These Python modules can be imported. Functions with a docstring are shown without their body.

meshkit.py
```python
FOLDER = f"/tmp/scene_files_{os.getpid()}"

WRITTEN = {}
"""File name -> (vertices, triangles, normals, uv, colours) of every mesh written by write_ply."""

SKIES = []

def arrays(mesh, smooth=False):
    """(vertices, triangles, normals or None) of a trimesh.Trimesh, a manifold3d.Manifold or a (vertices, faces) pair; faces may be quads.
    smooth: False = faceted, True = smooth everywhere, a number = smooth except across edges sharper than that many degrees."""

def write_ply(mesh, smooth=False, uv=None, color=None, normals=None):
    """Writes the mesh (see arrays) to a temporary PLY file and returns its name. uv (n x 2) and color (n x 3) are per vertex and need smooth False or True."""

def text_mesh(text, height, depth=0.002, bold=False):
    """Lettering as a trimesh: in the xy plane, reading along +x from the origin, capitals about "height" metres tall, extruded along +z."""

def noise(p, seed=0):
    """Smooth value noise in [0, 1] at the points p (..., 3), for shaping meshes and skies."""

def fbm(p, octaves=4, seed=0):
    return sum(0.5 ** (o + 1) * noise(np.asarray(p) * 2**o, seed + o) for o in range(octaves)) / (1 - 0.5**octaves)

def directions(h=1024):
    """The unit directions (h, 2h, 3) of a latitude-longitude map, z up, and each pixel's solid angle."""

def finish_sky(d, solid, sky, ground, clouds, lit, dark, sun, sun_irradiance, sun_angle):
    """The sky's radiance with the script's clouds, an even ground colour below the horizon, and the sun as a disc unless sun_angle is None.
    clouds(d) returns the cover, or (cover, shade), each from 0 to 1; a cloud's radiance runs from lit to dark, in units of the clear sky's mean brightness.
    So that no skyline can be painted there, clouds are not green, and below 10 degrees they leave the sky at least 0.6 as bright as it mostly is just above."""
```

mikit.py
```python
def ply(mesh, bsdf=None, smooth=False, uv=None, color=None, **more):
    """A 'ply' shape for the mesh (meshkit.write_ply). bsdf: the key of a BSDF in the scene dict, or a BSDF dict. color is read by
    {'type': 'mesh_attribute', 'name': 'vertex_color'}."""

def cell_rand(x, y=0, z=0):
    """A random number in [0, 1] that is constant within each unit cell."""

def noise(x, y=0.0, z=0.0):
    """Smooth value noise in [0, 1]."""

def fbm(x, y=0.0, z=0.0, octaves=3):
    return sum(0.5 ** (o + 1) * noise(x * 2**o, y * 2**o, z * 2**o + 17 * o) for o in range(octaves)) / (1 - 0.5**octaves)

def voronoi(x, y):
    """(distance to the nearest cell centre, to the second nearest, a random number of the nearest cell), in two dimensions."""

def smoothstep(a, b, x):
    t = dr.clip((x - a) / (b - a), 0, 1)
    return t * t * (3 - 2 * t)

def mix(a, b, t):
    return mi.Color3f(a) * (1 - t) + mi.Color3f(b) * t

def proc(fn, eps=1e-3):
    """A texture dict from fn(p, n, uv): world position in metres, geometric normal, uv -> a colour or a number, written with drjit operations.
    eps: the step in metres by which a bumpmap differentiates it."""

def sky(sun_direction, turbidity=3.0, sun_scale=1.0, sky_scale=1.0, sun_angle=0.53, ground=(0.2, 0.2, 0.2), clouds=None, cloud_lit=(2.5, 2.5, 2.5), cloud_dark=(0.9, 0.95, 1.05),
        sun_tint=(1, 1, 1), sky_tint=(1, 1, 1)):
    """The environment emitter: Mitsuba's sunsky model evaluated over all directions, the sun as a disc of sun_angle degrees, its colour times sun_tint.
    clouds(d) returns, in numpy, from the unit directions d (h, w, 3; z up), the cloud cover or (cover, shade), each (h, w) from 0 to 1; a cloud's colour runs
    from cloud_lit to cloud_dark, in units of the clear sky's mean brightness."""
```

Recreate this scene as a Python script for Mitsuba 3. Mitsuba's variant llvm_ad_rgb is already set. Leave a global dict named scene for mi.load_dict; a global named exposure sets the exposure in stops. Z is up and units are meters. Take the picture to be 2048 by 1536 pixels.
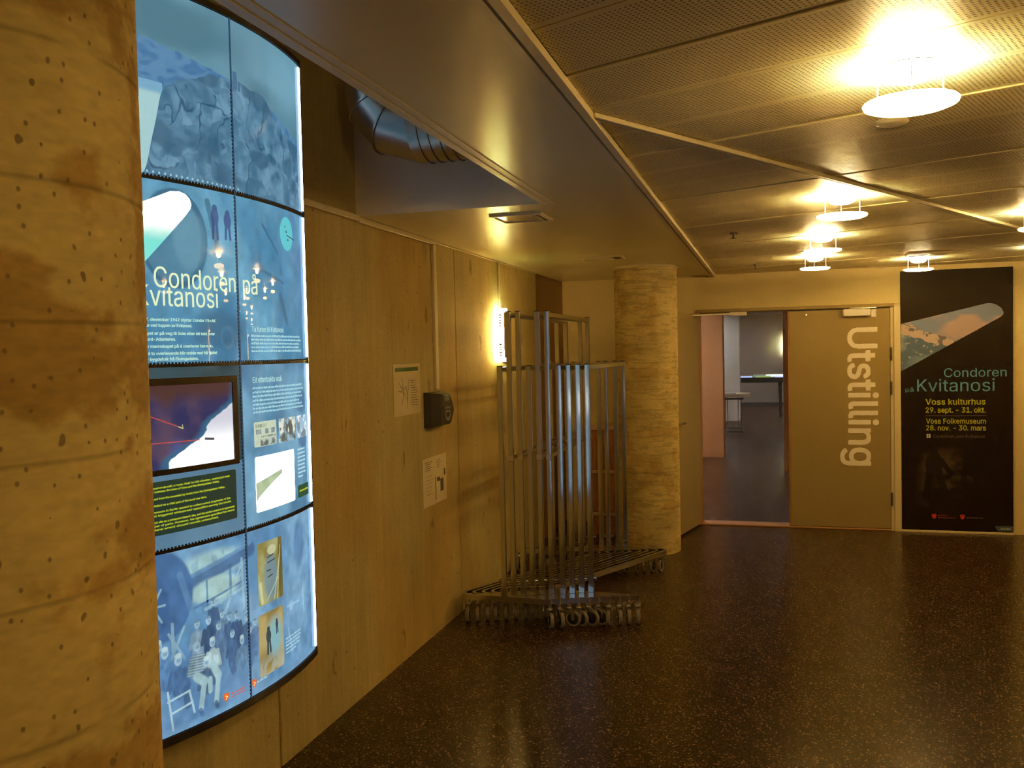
import math
import numpy as np
import trimesh
import manifold3d as m3
import drjit as dr
import mitsuba as mi
import mikit
import meshkit
from mikit import proc, noise, fbm, voronoi, cell_rand, smoothstep, mix
from shapely.geometry import Polygon, LineString, Point, box as sbox
from shapely import affinity
from shapely.ops import unary_union

scene, labels = {}, {}
T = mi.ScalarTransform4f

# ------------------------------------------------------------------ camera
EYE = np.array([0.0, 0.0, 1.70])
PITCH, ROLL, YAW = np.radians([2.05, -1.276, -16.24])
fwd0 = np.array([math.sin(YAW), math.cos(YAW), 0]); right0 = np.array([math.cos(YAW), -math.sin(YAW), 0]); up0 = np.array([0, 0, 1.0])
fwd = fwd0 * math.cos(PITCH) - up0 * math.sin(PITCH)
up1 = up0 * math.cos(PITCH) + fwd0 * math.sin(PITCH)
up = up1 * math.cos(ROLL) - right0 * math.sin(ROLL)
scene['camera'] = {'type': 'perspective', 'fov': 60.04, 'fov_axis': 'x', 'near_clip': 0.05, 'far_clip': 200.0,
                   'to_world': T().look_at(EYE.tolist(), (EYE + fwd).tolist(), up.tolist())}
exposure = 0.0

# ------------------------------------------------------------------ light colours (radiance)
LAMP = (37.0, 20.6, 4.8)         # glass discs of the ceiling lamps, warm tungsten seen with a daylight white balance
BULB = (90.0, 54.0, 17.0)
GLASS_TOP = (220.0, 138.0, 50.0)  # upper side of the glass, right under the bulb
SCONCE = (185.0, 106.0, 27.0)
ADDED_ROOM_LAMP = (44.0, 39.0, 35.0)   # neutral lamps added out of view in the exhibition room behind the door
TUBE = (1.7, 2.3, 3.2)           # cold tube along the edge of the lightbox
BACK_GAIN = 1.0                  # backlight of the lightbox


# ------------------------------------------------------------------ helpers
def lin(r, g, b):
    return tuple(((c / 255) / 12.92 if c / 255 <= 0.04045 else ((c / 255 + 0.055) / 1.055) ** 2.4) for c in (r, g, b))


def rgb(c):
    return {'type': 'rgb', 'value': list(map(float, c))}


def free(name):
    if name not in scene and name not in labels:
        return name
    k = 1
    while f'{name}_{k:03d}' in scene or f'{name}_{k:03d}' in labels:
        k += 1
    return f'{name}_{k:03d}'


def put(name, mesh, bsdf, parent=None, smooth=False, uv=None, emit=None, weight=None, label=None, kind=None, tw=None):
    key = free((parent + '__' if parent else '') + name)
    d = mesh if isinstance(mesh, dict) else mikit.ply(mesh, bsdf, smooth, uv=uv)
    d = dict(d)
    if emit is not None:
        e = {'type': 'area', 'radiance': emit if isinstance(emit, dict) else rgb(emit)}
        if weight is not None:
            e['sampling_weight'] = float(weight)
        d['emitter'] = e
    if tw is not None:
        d['to_world'] = tw
    scene[key] = d
    if label or kind:
        labels[key] = {}
        if label:
            labels[key]['label'] = label
        if kind:
            labels[key]['kind'] = kind
    return key


def thing(name, label, category, group=None):
    key = free(name)
    labels[key] = {'label': label, 'category': category}
    if group:
        labels[key]['group'] = group
    return key


def tag(key, label, category, group=None, kind=None):
    labels[key] = {'label': label, 'category': category}
    if group:
        labels[key]['group'] = group
    if kind:
        labels[key]['kind'] = kind
    return key


def struct(name, mesh, bsdf, label, category='wall', **kw):
    key = put(name, mesh, bsdf, **kw)
    labels[key] = {'label': label, 'category': category, 'kind': 'structure'}
    return key


def struct_empty(name, label, category='wall'):
    labels[name] = {'label': label, 'category': category, 'kind': 'structure'}
    return name


def box(x0, x1, y0, y1, z0, z1):
    return trimesh.creation.box(bounds=[[min(x0, x1), min(y0, y1), min(z0, z1)], [max(x0, x1), max(y0, y1), max(z0, z1)]])


def bevel(x0, x1, y0, y1, z0, z1, r=0.004):
    """a box with chamfered edges"""
    pts = []
    for sx in (0, 1):
        for sy in (0, 1):
            for sz_ in (0, 1):
                c = np.array([(x0, x1)[sx], (y0, y1)[sy], (z0, z1)[sz_]], float)
                s = np.array([1 - 2 * sx, 1 - 2 * sy, 1 - 2 * sz_]) * r
                for k in range(3):
                    q = c + s
                    q[k] = c[k]
                    pts.append(q)
    return trimesh.convex.convex_hull(np.array(pts))


def cat(*ms):
    return trimesh.util.concatenate(list(ms))


def extr(poly, h, axis='z', at=0.0):
    """extrude a shapely polygon by h; axis z: polygon in (x,y); axis y: polygon in (x,z), from y=at to at+h; axis x: polygon in (y,z)"""
    geoms = getattr(poly, 'geoms', [poly])
    m = cat(*[trimesh.creation.extrude_polygon(g, h, engine='earcut') for g in geoms if g.area > 1e-9])
    v = m.vertices.copy()
    if axis == 'y':
        m = trimesh.Trimesh(np.stack([v[:, 0], at + v[:, 2], v[:, 1]], 1), m.faces[:, ::-1], process=False)
    elif axis == 'x':
        m = trimesh.Trimesh(np.stack([at + v[:, 2], v[:, 0], v[:, 1]], 1), m.faces, process=False)
    else:
        m = trimesh.Trimesh(v + [0, 0, at], m.faces, process=False)
    return m


def cyl(p0, p1, r, n=20, r1=None):
    p0, p1 = np.array(p0, float), np.array(p1, float)
    a = p1 - p0
    L = np.linalg.norm(a)
    m = trimesh.creation.revolve([[0, 0], [r, 0], [r if r1 is None else r1, L], [0, L]], sections=n)
    m.apply_transform(trimesh.geometry.align_vectors([0, 0, 1], a / L))
    m.apply_translation(p0)
    return m


def lathe(profile, n=64, at=(0, 0, 0)):
    m = trimesh.creation.revolve(np.array(profile, float), sections=n)
    m.apply_translation(at)
    return m


def rrect(x0, y0, x1, y1, r):
    return sbox(x0 + r, y0 + r, x1 - r, y1 - r).buffer(r, quad_segs=6)


def tx(text, h, length=None, bold=False, depth=0.002):
    """lettering from the origin along x; optionally squeezed to a length"""
    m = meshkit.text_mesh(text, h, depth, bold)
    if length:
        w = m.bounds[1][0] - m.bounds[0][0]
        m.vertices[:, 0] = (m.vertices[:, 0] - m.bounds[0][0]) * (length / w)
    return m


# ------------------------------------------------------------------ materials
def concrete_wall(p, n, uv):
    board = dr.floor(p.y / 0.145 + 0.12 * noise(p.z * 1.3, p.y))
    tone = cell_rand(board, 3) - 0.5
    grain = fbm(p.y * 95, p.z * 2.6, 0, 3) - 0.5
    fine = fbm(p.y * 130, p.z * 110, 3, 2) - 0.5
    blot = fbm(p.y * 1.7, p.z * 1.1, 5, 4) - 0.5
    mott = fbm(p.y * 9, p.z * 5, 8, 4) - 0.5
    col = mi.Color3f(0.44, 0.365, 0.180) * (1 + 0.06 * tone + 0.20 * grain + 0.20 * fine + 0.45 * blot + 0.22 * mott)
    red = smoothstep(0.5, 0.75, fbm(p.y * 1.3 + 9, p.z * 0.9, 2, 3))
    col = mix(col, col * mi.Color3f(0.97, 0.84, 0.66), red)
    f1, f2, w = voronoi(p.y * 4.6 + 3.1, p.z * 2.3)
    ring = smoothstep(0.16, 0.10, f1 + 0.06 * (noise(p.y * 60, p.z * 40) - 0.5)) * dr.select(w > 0.70, 1.0, 0.0)
    col = mix(col, col * 0.55, 0.75 * ring * smoothstep(0.35, 0.6, noise(p.y * 45, p.z * 16)))
    g1, g2, gw = voronoi(p.y * 11, p.z * 9)
    pit = smoothstep(0.08, 0.04, g1) * dr.select(gw > 0.91, 1.0, 0.0)
    return mix(col, mi.Color3f(0.15, 0.10, 0.05), 0.7 * pit)


def wall_bump(p, n, uv):
    return 0.6 * fbm(p.y * 150, p.z * 3, 0, 3) + 0.5 * noise(p.y * 40, p.z * 30)


def concrete_column(p, n, uv):
    a = dr.atan2(p.y - dr.select(p.y > 4, 7.52, 0.836), p.x + 1.0)
    s = a * 0.262 + dr.select(p.y > 4, 3.7, 0.0)
    blot = fbm(s * 6, p.z * 7, 1, 5) - 0.5
    big = fbm(s * 2.3 + 4, p.z * 3.0, 7, 3) - 0.5
    grain = fbm(s * 60, p.z * 130, 3, 2) - 0.5
    col = mi.Color3f(0.52, 0.42, 0.195) * (1 + 0.5 * blot + 0.35 * big + 0.25 * grain)
    near = dr.select(p.y > 4, 0.0, 1.0)
    patch = smoothstep(0.55 - 0.05 * near, 0.70 - 0.08 * near, fbm(s * 8 + 2, p.z * 10 + 3, 4, 6))
    col = mix(col, col * dr.select(p.y > 4, mi.Color3f(0.86, 0.77, 0.66), mi.Color3f(0.70, 0.56, 0.42)), patch)
    f1, f2, w = voronoi(s * 34 + 2.5 * fbm(s * 3, p.z * 3, 1, 2), p.z * 27)
    size = cell_rand(w * 4096, 5) * 0.14 + 0.03
    pit = smoothstep(1.0, 0.5, (f1 + 0.16 * (noise(s * 190, p.z * 120) - 0.5)) / size) * dr.select(w > 0.84 - 0.10 * near, 1.0, 0.0)
    col = mix(col, mi.Color3f(0.12, 0.08, 0.05), 0.75 * pit)
    h1, h2, hw = voronoi(s * 70, p.z * 55)
    pin = smoothstep(0.22, 0.10, h1) * dr.select(hw > 0.90, 1.0, 0.0) * near
    col = mix(col, mi.Color3f(0.13, 0.085, 0.05), 0.7 * pin)
    streak = smoothstep(0.56, 0.68, fbm(s * 10, p.z * 70, 8, 3)) * dr.select(p.y > 4, 1.0, 0.25)
    col = mix(col, col * 0.78, streak)
    seam = dr.abs(p.z - 0.072 - 0.152 * dr.round((p.z - 0.072) / 0.152) + 0.006 * (noise(s * 9, p.z * 2) - 0.5))
    line = smoothstep(0.005, 0.0, seam) * smoothstep(0.2, 0.6, noise(s * 12 + 5, p.z * 6))
    return mix(col, col * 0.55, 0.7 * line)


def col_bump(p, n, uv):
    a = dr.atan2(p.y - dr.select(p.y > 4, 7.52, 0.836), p.x + 1.0) * 0.262
    return fbm(a * 50, p.z * 60, 2, 4)


def floor_col(p, n, uv):
    q1, _, w1 = voronoi(p.x * 190, p.y * 190)
    q2, _, w2 = voronoi(p.x * 100 + 7, p.y * 100)
    base = mi.Color3f(0.0075, 0.0032, 0.0012) * (0.5 + 1.0 * w1)
    chip = dr.select(w1 > 0.80, 1.0, 0.0) * smoothstep(0.66, 0.44, q1)
    base = mix(base, mi.Color3f(0.115, 0.062, 0.026) * (0.5 + 5.0 * (w1 - 0.8)), chip)
    chip2 = dr.select(w2 > 0.91, 1.0, 0.0) * smoothstep(0.46, 0.34, q2)
    base = mix(base, mi.Color3f(0.30, 0.19, 0.10), chip2)
    red = dr.select(w2 < 0.14, 1.0, 0.0) * smoothstep(0.45, 0.3, q2)
    return mix(base, mi.Color3f(0.075, 0.020, 0.011), 0.8 * red)


PA = math.radians(-23.7)          # direction of the ceiling planks
PCA, PSA = math.cos(PA), math.sin(PA)


def plank_col(p, n, uv):
    u = (p.x * PCA + p.y * PSA) / 0.0125
    v = (-p.x * PSA + p.y * PCA) / 0.0125
    fu, fv = u - dr.floor(u) - 0.5, v - dr.floor(v) - 0.5
    hole = smoothstep(0.30, 0.22, dr.sqrt(fu * fu + fv * fv))
    inner = -p.x * PSA + p.y * PCA
    e = inner / 0.305 - dr.floor(inner / 0.305)
    hole = hole * dr.select((e > 0.07) & (e < 0.93), 1.0, 0.0)
    return mix(mi.Color3f(0.66, 0.57, 0.315), mi.Color3f(0.16, 0.12, 0.07), hole)


def plaster(c, amp=0.06, sc=3.0):
    def fn(p, n, uv):
        return mi.Color3f(*c) * (1 + amp * 2 * (fbm(p.x * sc + p.y * 0.7 * sc, p.z * sc, 1, 4) - 0.5) + amp * (noise(p.x * 90 + p.y * 70, p.z * 90) - 0.5))
    return proc(fn)


def wood(c, c2, axis='z', sc=1.0):
    def fn(p, n, uv):
        a, b = (p.x + p.y, p.z) if axis == 'z' else (p.z, p.x + p.y)
        w = fbm(a * 9 * sc, b * 1.6 * sc, 2, 4)
        r = dr.sin((a * 30 + w * 14) * sc) * 0.5 + 0.5
        return mix(c, c2, 0.65 * r + 0.35 * noise(a * 220 * sc, b * 8 * sc))
    return proc(fn)


def princ(base, rough=0.5, metal=0.0, spec=0.5, **k):
    d = {'type': 'principled', 'base_color': base if isinstance(base, dict) else rgb(base), 'roughness': rough, 'metallic': metal, 'specular': spec}
    d.update(k)
    return d


def two(b):
    return {'type': 'twosided', 'bsdf': b}


scene['concrete'] = two({'type': 'bumpmap', 'arbitrary': proc(wall_bump, 2e-3), 'scale': 0.0012, 'bsdf': princ(proc(concrete_wall), 0.75, spec=0.25)})
scene['column_concrete'] = two({'type': 'bumpmap', 'arbitrary': proc(col_bump, 2e-3), 'scale': 0.0016, 'bsdf': princ(proc(concrete_column), 0.75, spec=0.25)})
scene['plain_concrete'] = two(princ(plaster((0.42, 0.35, 0.18), 0.2), 0.8))
scene['floor_chips'] = two(princ(proc(floor_col), 0.24, spec=0.2))
scene['satin_white'] = two(princ((0.61, 0.575, 0.36), 0.30, spec=0.5))
scene['plank_white'] = two(princ(proc(plank_col), 0.42, spec=0.35))
scene['white_paint'] = two(princ((0.68, 0.61, 0.42), 0.4, spec=0.4))
scene['cream_wall'] = two(princ(plaster((0.70, 0.60, 0.32), 0.05), 0.6, spec=0.3))
scene['grey_wall'] = two(princ(plaster((0.36, 0.34, 0.33), 0.05), 0.7, spec=0.3))
scene['upstand_grey'] = two(princ(plaster((0.80, 0.75, 0.60), 0.05), 0.45, spec=0.4))
scene['dark_brown'] = two(princ(plaster((0.24, 0.14, 0.055), 0.10), 0.6, spec=0.3))
scene['door_olive'] = two(princ(plaster((0.31, 0.24, 0.105), 0.03), 0.45, spec=0.3))
scene['door_edge'] = two(princ(wood((0.42, 0.20, 0.07), (0.28, 0.12, 0.04)), 0.45))
scene['oak'] = two(princ(wood((0.50, 0.27, 0.11), (0.34, 0.17, 0.06), 'x'), 0.4))
scene['crate_wood'] = two(princ(wood((0.42, 0.18, 0.06), (0.22, 0.085, 0.03), 'z', 1.3), 0.5))
scene['crate_rim'] = two(princ((0.52, 0.38, 0.26), 0.5))
scene['zinc'] = two(princ((0.62, 0.63, 0.62), 0.13, 1.0))
scene['zinc_bright'] = two(princ((0.74, 0.74, 0.72), 0.14, 1.0))
scene['duct_metal'] = two(princ((0.32, 0.31, 0.29), 0.32, 1.0))
scene['black_frame'] = two(princ((0.012, 0.012, 0.016), 0.25, spec=0.5))
scene['black_plastic'] = two(princ((0.018, 0.016, 0.016), 0.35, spec=0.5))
scene['dark_grey'] = two(princ((0.06, 0.055, 0.05), 0.4, spec=0.5))
scene['tyre_grey'] = two(princ((0.22, 0.20, 0.18), 0.55, spec=0.3))
scene['paper'] = two(princ((0.66, 0.58, 0.42), 0.55, spec=0.3))
scene['film_gloss'] = two(princ((0.62, 0.54, 0.36), 0.12, spec=0.6))
scene['print_dark'] = two(princ((0.10, 0.085, 0.07), 0.5, spec=0.3))
scene['print_green'] = two(princ((0.05, 0.12, 0.03), 0.4, spec=0.3))
scene['vinyl_white'] = two(princ((0.86, 0.83, 0.80), 0.4, spec=0.3))
scene['backlit'] = {'type': 'plastic', 'diffuse_reflectance': rgb((0.05, 0.075, 0.10)), 'int_ior': 1.4, 'specular_reflectance': rgb((0.5, 0.5, 0.5))}
scene['opal'] = two(princ((0.8, 0.78, 0.74), 0.3))
scene['teal_print'] = two(princ((0.10, 0.30, 0.55), 0.5, spec=0.3))
scene['yellow_print'] = two(princ((0.42, 0.42, 0.03), 0.5, spec=0.3))
scene['red_print'] = two(princ((0.50, 0.05, 0.03), 0.5, spec=0.3))
scene['grey_print'] = two(princ((0.10, 0.085, 0.07), 0.5, spec=0.3))
scene['white_print'] = two(princ((0.55, 0.56, 0.58), 0.5, spec=0.3))
scene['blue_print'] = two(princ((0.05, 0.09, 0.13), 0.5, spec=0.3))
scene['pillar_paint'] = two(princ((0.76, 0.73, 0.69), 0.5, spec=0.3))
scene['peach_wall'] = two(princ(plaster((0.68, 0.33, 0.14), 0.04), 0.6, spec=0.3))

XW, YB, ZC = -1.965, 8.65, 2.391     # left wall, back wall, ceiling

# ------------------------------------------------------------------ setting
struct('floor', box(-4.2, 8.2, -5.2, 27.0, -0.12, 0.0), 'floor_chips', 'dark brown speckled hard floor with a satin polish', 'floor')

struct('wall_left', box(XW - 0.25, XW - 0.014, -5.2, 7.56, -0.1, 3.7), 'plain_concrete', 'board-marked raw concrete wall on the left behind the garment racks')
ys = [-5.2, -3.58, -1.32, 0.94, 3.2, 5.46, 7.56]
for a, b in zip(ys[:-1], ys[1:]):
    put('panel', bevel(XW - 0.03, XW, a + 0.004, b - 0.004, -0.02, 3.69, 0.004), 'concrete', 'wall_left')
put('brown_panel', box(XW - 0.25, XW - 0.012, 7.56, YB, -0.02, 3.6), 'dark_brown', 'wall_left', label='dark brown end of the wall')  # darker brown than the concrete panels beside it

# back wall with the door opening
outer = sbox(-2.2, 0, 2.6, 2.62)
opening = sbox(-0.64, -0.1, 1.075, 2.045)
struct('wall_back', extr(outer.difference(opening), 0.16, 'y', YB), 'cream_wall', 'cream painted end wall around the double door')
struct('wall_side', box(2.45, 2.6, YB, 26.8, 0, 3.0), 'cream_wall', 'pale wall of the exhibition room running away from the end wall')
struct('wall_rear', box(-2.2, 8.0, -5.4, -5.2, -0.1, 3.7), 'cream_wall', 'pale wall behind the camera')
struct('wall_right', box(7.55, 7.75, -5.2, 17.4, -0.1, 3.0), 'cream_wall', 'pale wall on the far right of the hall')
struct('wall_hall_end', box(2.45, 7.75, 17.2, 17.4, -0.1, 3.0), 'cream_wall', 'pale wall at the far end of the hall')

# smooth soffit with the open well on its left
well = Polygon([(-1.0, -5.2), (-0.53, -5.2), (-0.53, YB), (-2.0, YB), (-2.0, 4.05), (-1.0, 4.05)])
struct('ceiling', extr(well, 0.07, 'z', ZC), 'satin_white', 'smooth satin white soffit along the left side of the hall', 'ceiling')
struct('ceiling_well', box(-2.2, -0.9, -5.2, 4.2, 3.6, 3.75), 'plain_concrete', 'dark concrete slab above the open well', 'ceiling')
struct('wall_well', box(-2.0, -0.56, 4.042, 4.12, ZC + 0.0005, 3.6), 'upstand_grey', 'pale grey upstand panel closing the well above the soffit')
struct('wall_well_side', box(-0.62, -0.58, -5.2, 4.055, ZC + 0.071, 3.6), 'plain_concrete', 'dark side of the open well above the soffit')
struct('trim_1', cat(box(-1.012, -0.985, -5.2, 4.05, ZC - 0.006, ZC + 0.075), box(-0.985, -0.955, -5.2, 4.05, ZC - 0.003, ZC)), 'white_paint', 'pale edge bead along the open side of the soffit', 'trim')
struct('trim_2', cat(box(-0.545, -0.522, -5.2, YB, ZC - 0.014, ZC), box(-0.508, -0.484, -5.2, YB, ZC - 0.022, ZC)), 'white_paint', 'stepped pale strip between the smooth soffit and the perforated planks', 'trim')
put('groove', box(-0.523, -0.507, -5.2, YB, ZC - 0.003, ZC), 'dark_grey', 'trim_2', label='dark groove')

# perforated planks
struct('ceiling_planks', cat(box(-0.55, 7.6, -5.2, YB, ZC + 0.026, ZC + 0.06), box(2.5, 7.6, YB, 17.3, ZC + 0.026, ZC + 0.06)), 'dark_grey', 'ceiling of long perforated off-white planks over the hall', 'ceiling')
region = unary_union([sbox(-0.484, -5.2, 7.55, YB), sbox(2.6, YB - 0.01, 7.55, 17.2)])
for k in range(-18, 62):
    o = k * 0.305
    strip = Polygon([(-30, o + 0.004), (30, o + 0.004), (30, o + 0.301), (-30, o + 0.301)])
    strip = affinity.rotate(strip, math.degrees(PA), origin=(0, 0))
    g = strip.intersection(region)
    for gg in getattr(g, 'geoms', [g]):
        if gg.area > 0.01:
            dz = 0.0016 * ((k * 7) % 3)
            put('plank', extr(gg, 0.025 - dz, 'z', ZC + dz), 'plank_white', 'ceiling_planks')


def bar_dir(x0, y0, x1, y1, off, w, z0, z1):
    l = LineString([(x0, y0), (x1, y1)]).parallel_offset(off, 'left') if off else LineString([(x0, y0), (x1, y1)])
    return extr(l.buffer(w / 2, cap_style=2), z1 - z0, 'z', z0)


struct('trim_3', cat(bar_dir(-0.49, 2.575, 2.9, 8.63, 0.009, 0.007, ZC - 0.012, ZC), bar_dir(-0.49, 2.575, 2.9, 8.63, -0.009, 0.009, ZC - 0.014, ZC), bar_dir(-0.49, 2.575, 2.9, 8.63, 0, 0.026, ZC - 0.004, ZC)), 'white_paint', 'double pale strip crossing the plank ceiling at a slant', 'trim')

# ------------------------------------------------------------------ concrete columns
for key, (cx, cy, top), lab in (('column', (-1.0, 0.836, 3.6), 'big round concrete column cut by the left edge in the foreground'),
                                ('column_001', (-1.0, 7.52, 2.40), 'round concrete column behind the garment racks beside the double door')):
    prof = [[0.262, 0.0]]
    z = 0.072
    while z < top - 0.02:
        prof += [[0.262, z - 0.005], [0.2612, z - 0.001], [0.2612, z + 0.001], [0.2622, z + 0.004]]
        z += 0.152
    prof += [[0.262, top]]
    c = lathe(prof, 96, (cx, cy, 0))
    put(key, c, 'column_concrete', smooth=50)
    tag(key, lab, 'column')
    if key == 'column_001':
        put('top_ring', lathe([[0.262, 2.372], [0.275, 2.372], [0.275, 2.391], [0.262, 2.391]], 64, (cx, cy, 0)), 'white_paint', key)

# ------------------------------------------------------------------ ceiling lamps
def lamp_meshes():
    disc = lathe([[0, -0.106], [0.06, -0.1055], [0.095, -0.103], [0.110, -0.097], [0.113, -0.091], [0.110, -0.087], [0.098, -0.086]], 48)
    topg = lathe([[0.098, -0.086], [0.05, -0.085], [0, -0.085]], 48)
    ring = lathe([[0.080, 0.0], [0.080, -0.012], [0.098, -0.012], [0.104, -0.004], [0.104, 0.0]], 48)
    bulb = lathe([[0, -0.040], [0.035, -0.038], [0.055, -0.030], [0.062, -0.018], [0.062, 0.0]], 32)
    rods = [cyl((0.088 * math.cos(a), 0.088 * math.sin(a), -0.09), (0.088 * math.cos(a), 0.088 * math.sin(a), -0.006), 0.002, 8) for a in (0.4, 2.5, 4.6)]
    return mikit.ply(disc, 'opal', 40), mikit.ply(topg, 'opal', 40), mikit.ply(ring, 'white_paint', 40), mikit.ply(bulb, 'opal', 40), [mikit.ply(r, 'opal', 40) for r in rods]


DISC, TOPG, RING, BULBM, RODS = lamp_meshes()


def ceiling_lamp(x, y, label, group=None, w=1.0):
    k = thing('ceiling_lamp', label, 'lamp', group)
    tw = T().translate([x, y, ZC])
    put('glass_disc', DISC, None, k, emit=LAMP, weight=w, tw=tw)
    put('glass_top', TOPG, None, k, emit=GLASS_TOP, weight=0.6 * w, tw=tw)
    put('bulb', BULBM, None, k, emit=BULB, weight=0.4 * w, tw=tw)
    for r in RODS:
        put('spacer_rod', r, None, k, tw=tw)


LG = 'round glass ceiling lamps'
ceiling_lamp(0.345, 2.43, 'largest and nearest round glass lamp under the plank ceiling', LG, 1.5)
ceiling_lamp(0.330, 4.41, 'round glass ceiling lamp second from the camera, below the end of the slanted strip', LG, 1.5)
ceiling_lamp(0.330, 5.96, 'round glass ceiling lamp third from the camera, in the row leading to the door', LG, 1.2)
ceiling_lamp(0.347, 7.30, 'round glass ceiling lamp last in the row, just before the door wall', LG, 1.2)
ceiling_lamp(1.170, 7.87, 'round glass ceiling lamp right in front of the dark poster', LG, 1.0)
ceiling_lamp(1.40, 5.35, 'round glass ceiling lamp half cut by the right edge', LG, 1.0)
for x, y in ((0.34, 0.35), (0.34, -1.2), (1.65, 2.9), (1.75, 0.3), (2.97, 6.85), (1.95, 7.34), (2.8, 8.05), (4.0, 8.85), (3.75, 9.95), (5.0, 10.8), (5.0, 12.0), (6.2, 13.0), (3.1, 4.2), (3.3, 1.2), (1.9, -2.6)):  # far ones mirrored in the lightbox; near and rear ones added for light
    ceiling_lamp(x, y, 'round glass lamp of the hall out of view, some mirrored in the lightbox, some added for light', 'lamps mirrored in the lightbox', 0.4)

# ------------------------------------------------------------------ wall lamps (ribbed uplights)
def wall_lamp(x, y, z0, z1, face, label, group=None, w=1.0, gain=1.0):
    """face: unit vector in the plane the lamp looks along"""
    k = thing('wall_lamp', label, 'wall lamp', group)
    f = np.array([face[0], face[1], 0.0]); s = np.array([-f[1], f[0], 0.0])
    c = np.array([x, y, 0]) + 0.050 * f
    put('tube', cyl(c + [0, 0, z0], c + [0, 0, z1], 0.030, 24), 'opal', k, smooth=40, emit=tuple(gain * q for q in SCONCE), weight=w)
    put('back_plate', cat(cyl(c - 0.050 * f + [0, 0, z0 + 0.03], c - 0.050 * f + [0, 0, z1 - 0.03], 0.018, 16)), 'white_paint', k, smooth=40)
    for side in (-1, 1):
        for j, z in enumerate(np.linspace(z0 + 0.05, z1 - 0.05, 16)):
            if 5 <= j <= 10:
                continue
            d = -0.30 * f + side * 0.95 * s
            q = c + 0.039 * d
            put('rib', box(q[0] - 0.009, q[0] + 0.009, q[1] - 0.009, q[1] + 0.009, z - 0.004, z + 0.004), 'black_frame', k)
    a0 = math.atan2(f[1], f[0])
    th = np.linspace(a0 - math.radians(69), a0 + math.radians(88), 15)
    arc_ = [(c[0] + r * math.cos(t), c[1] + r * math.sin(t)) for r, tt in ((0.052, th), (0.050, th[::-1])) for t in tt]
    put('front_shield', extr(Polygon(arc_), z1 - z0 - 0.06, 'z', z0 + 0.03), 'white_paint', k, label='opaque front shield')
    put('cap', cyl(c + [0, 0, z0 - 0.012], c + [0, 0, z0], 0.036, 20), 'zinc', k, smooth=40)
    return k


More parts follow.
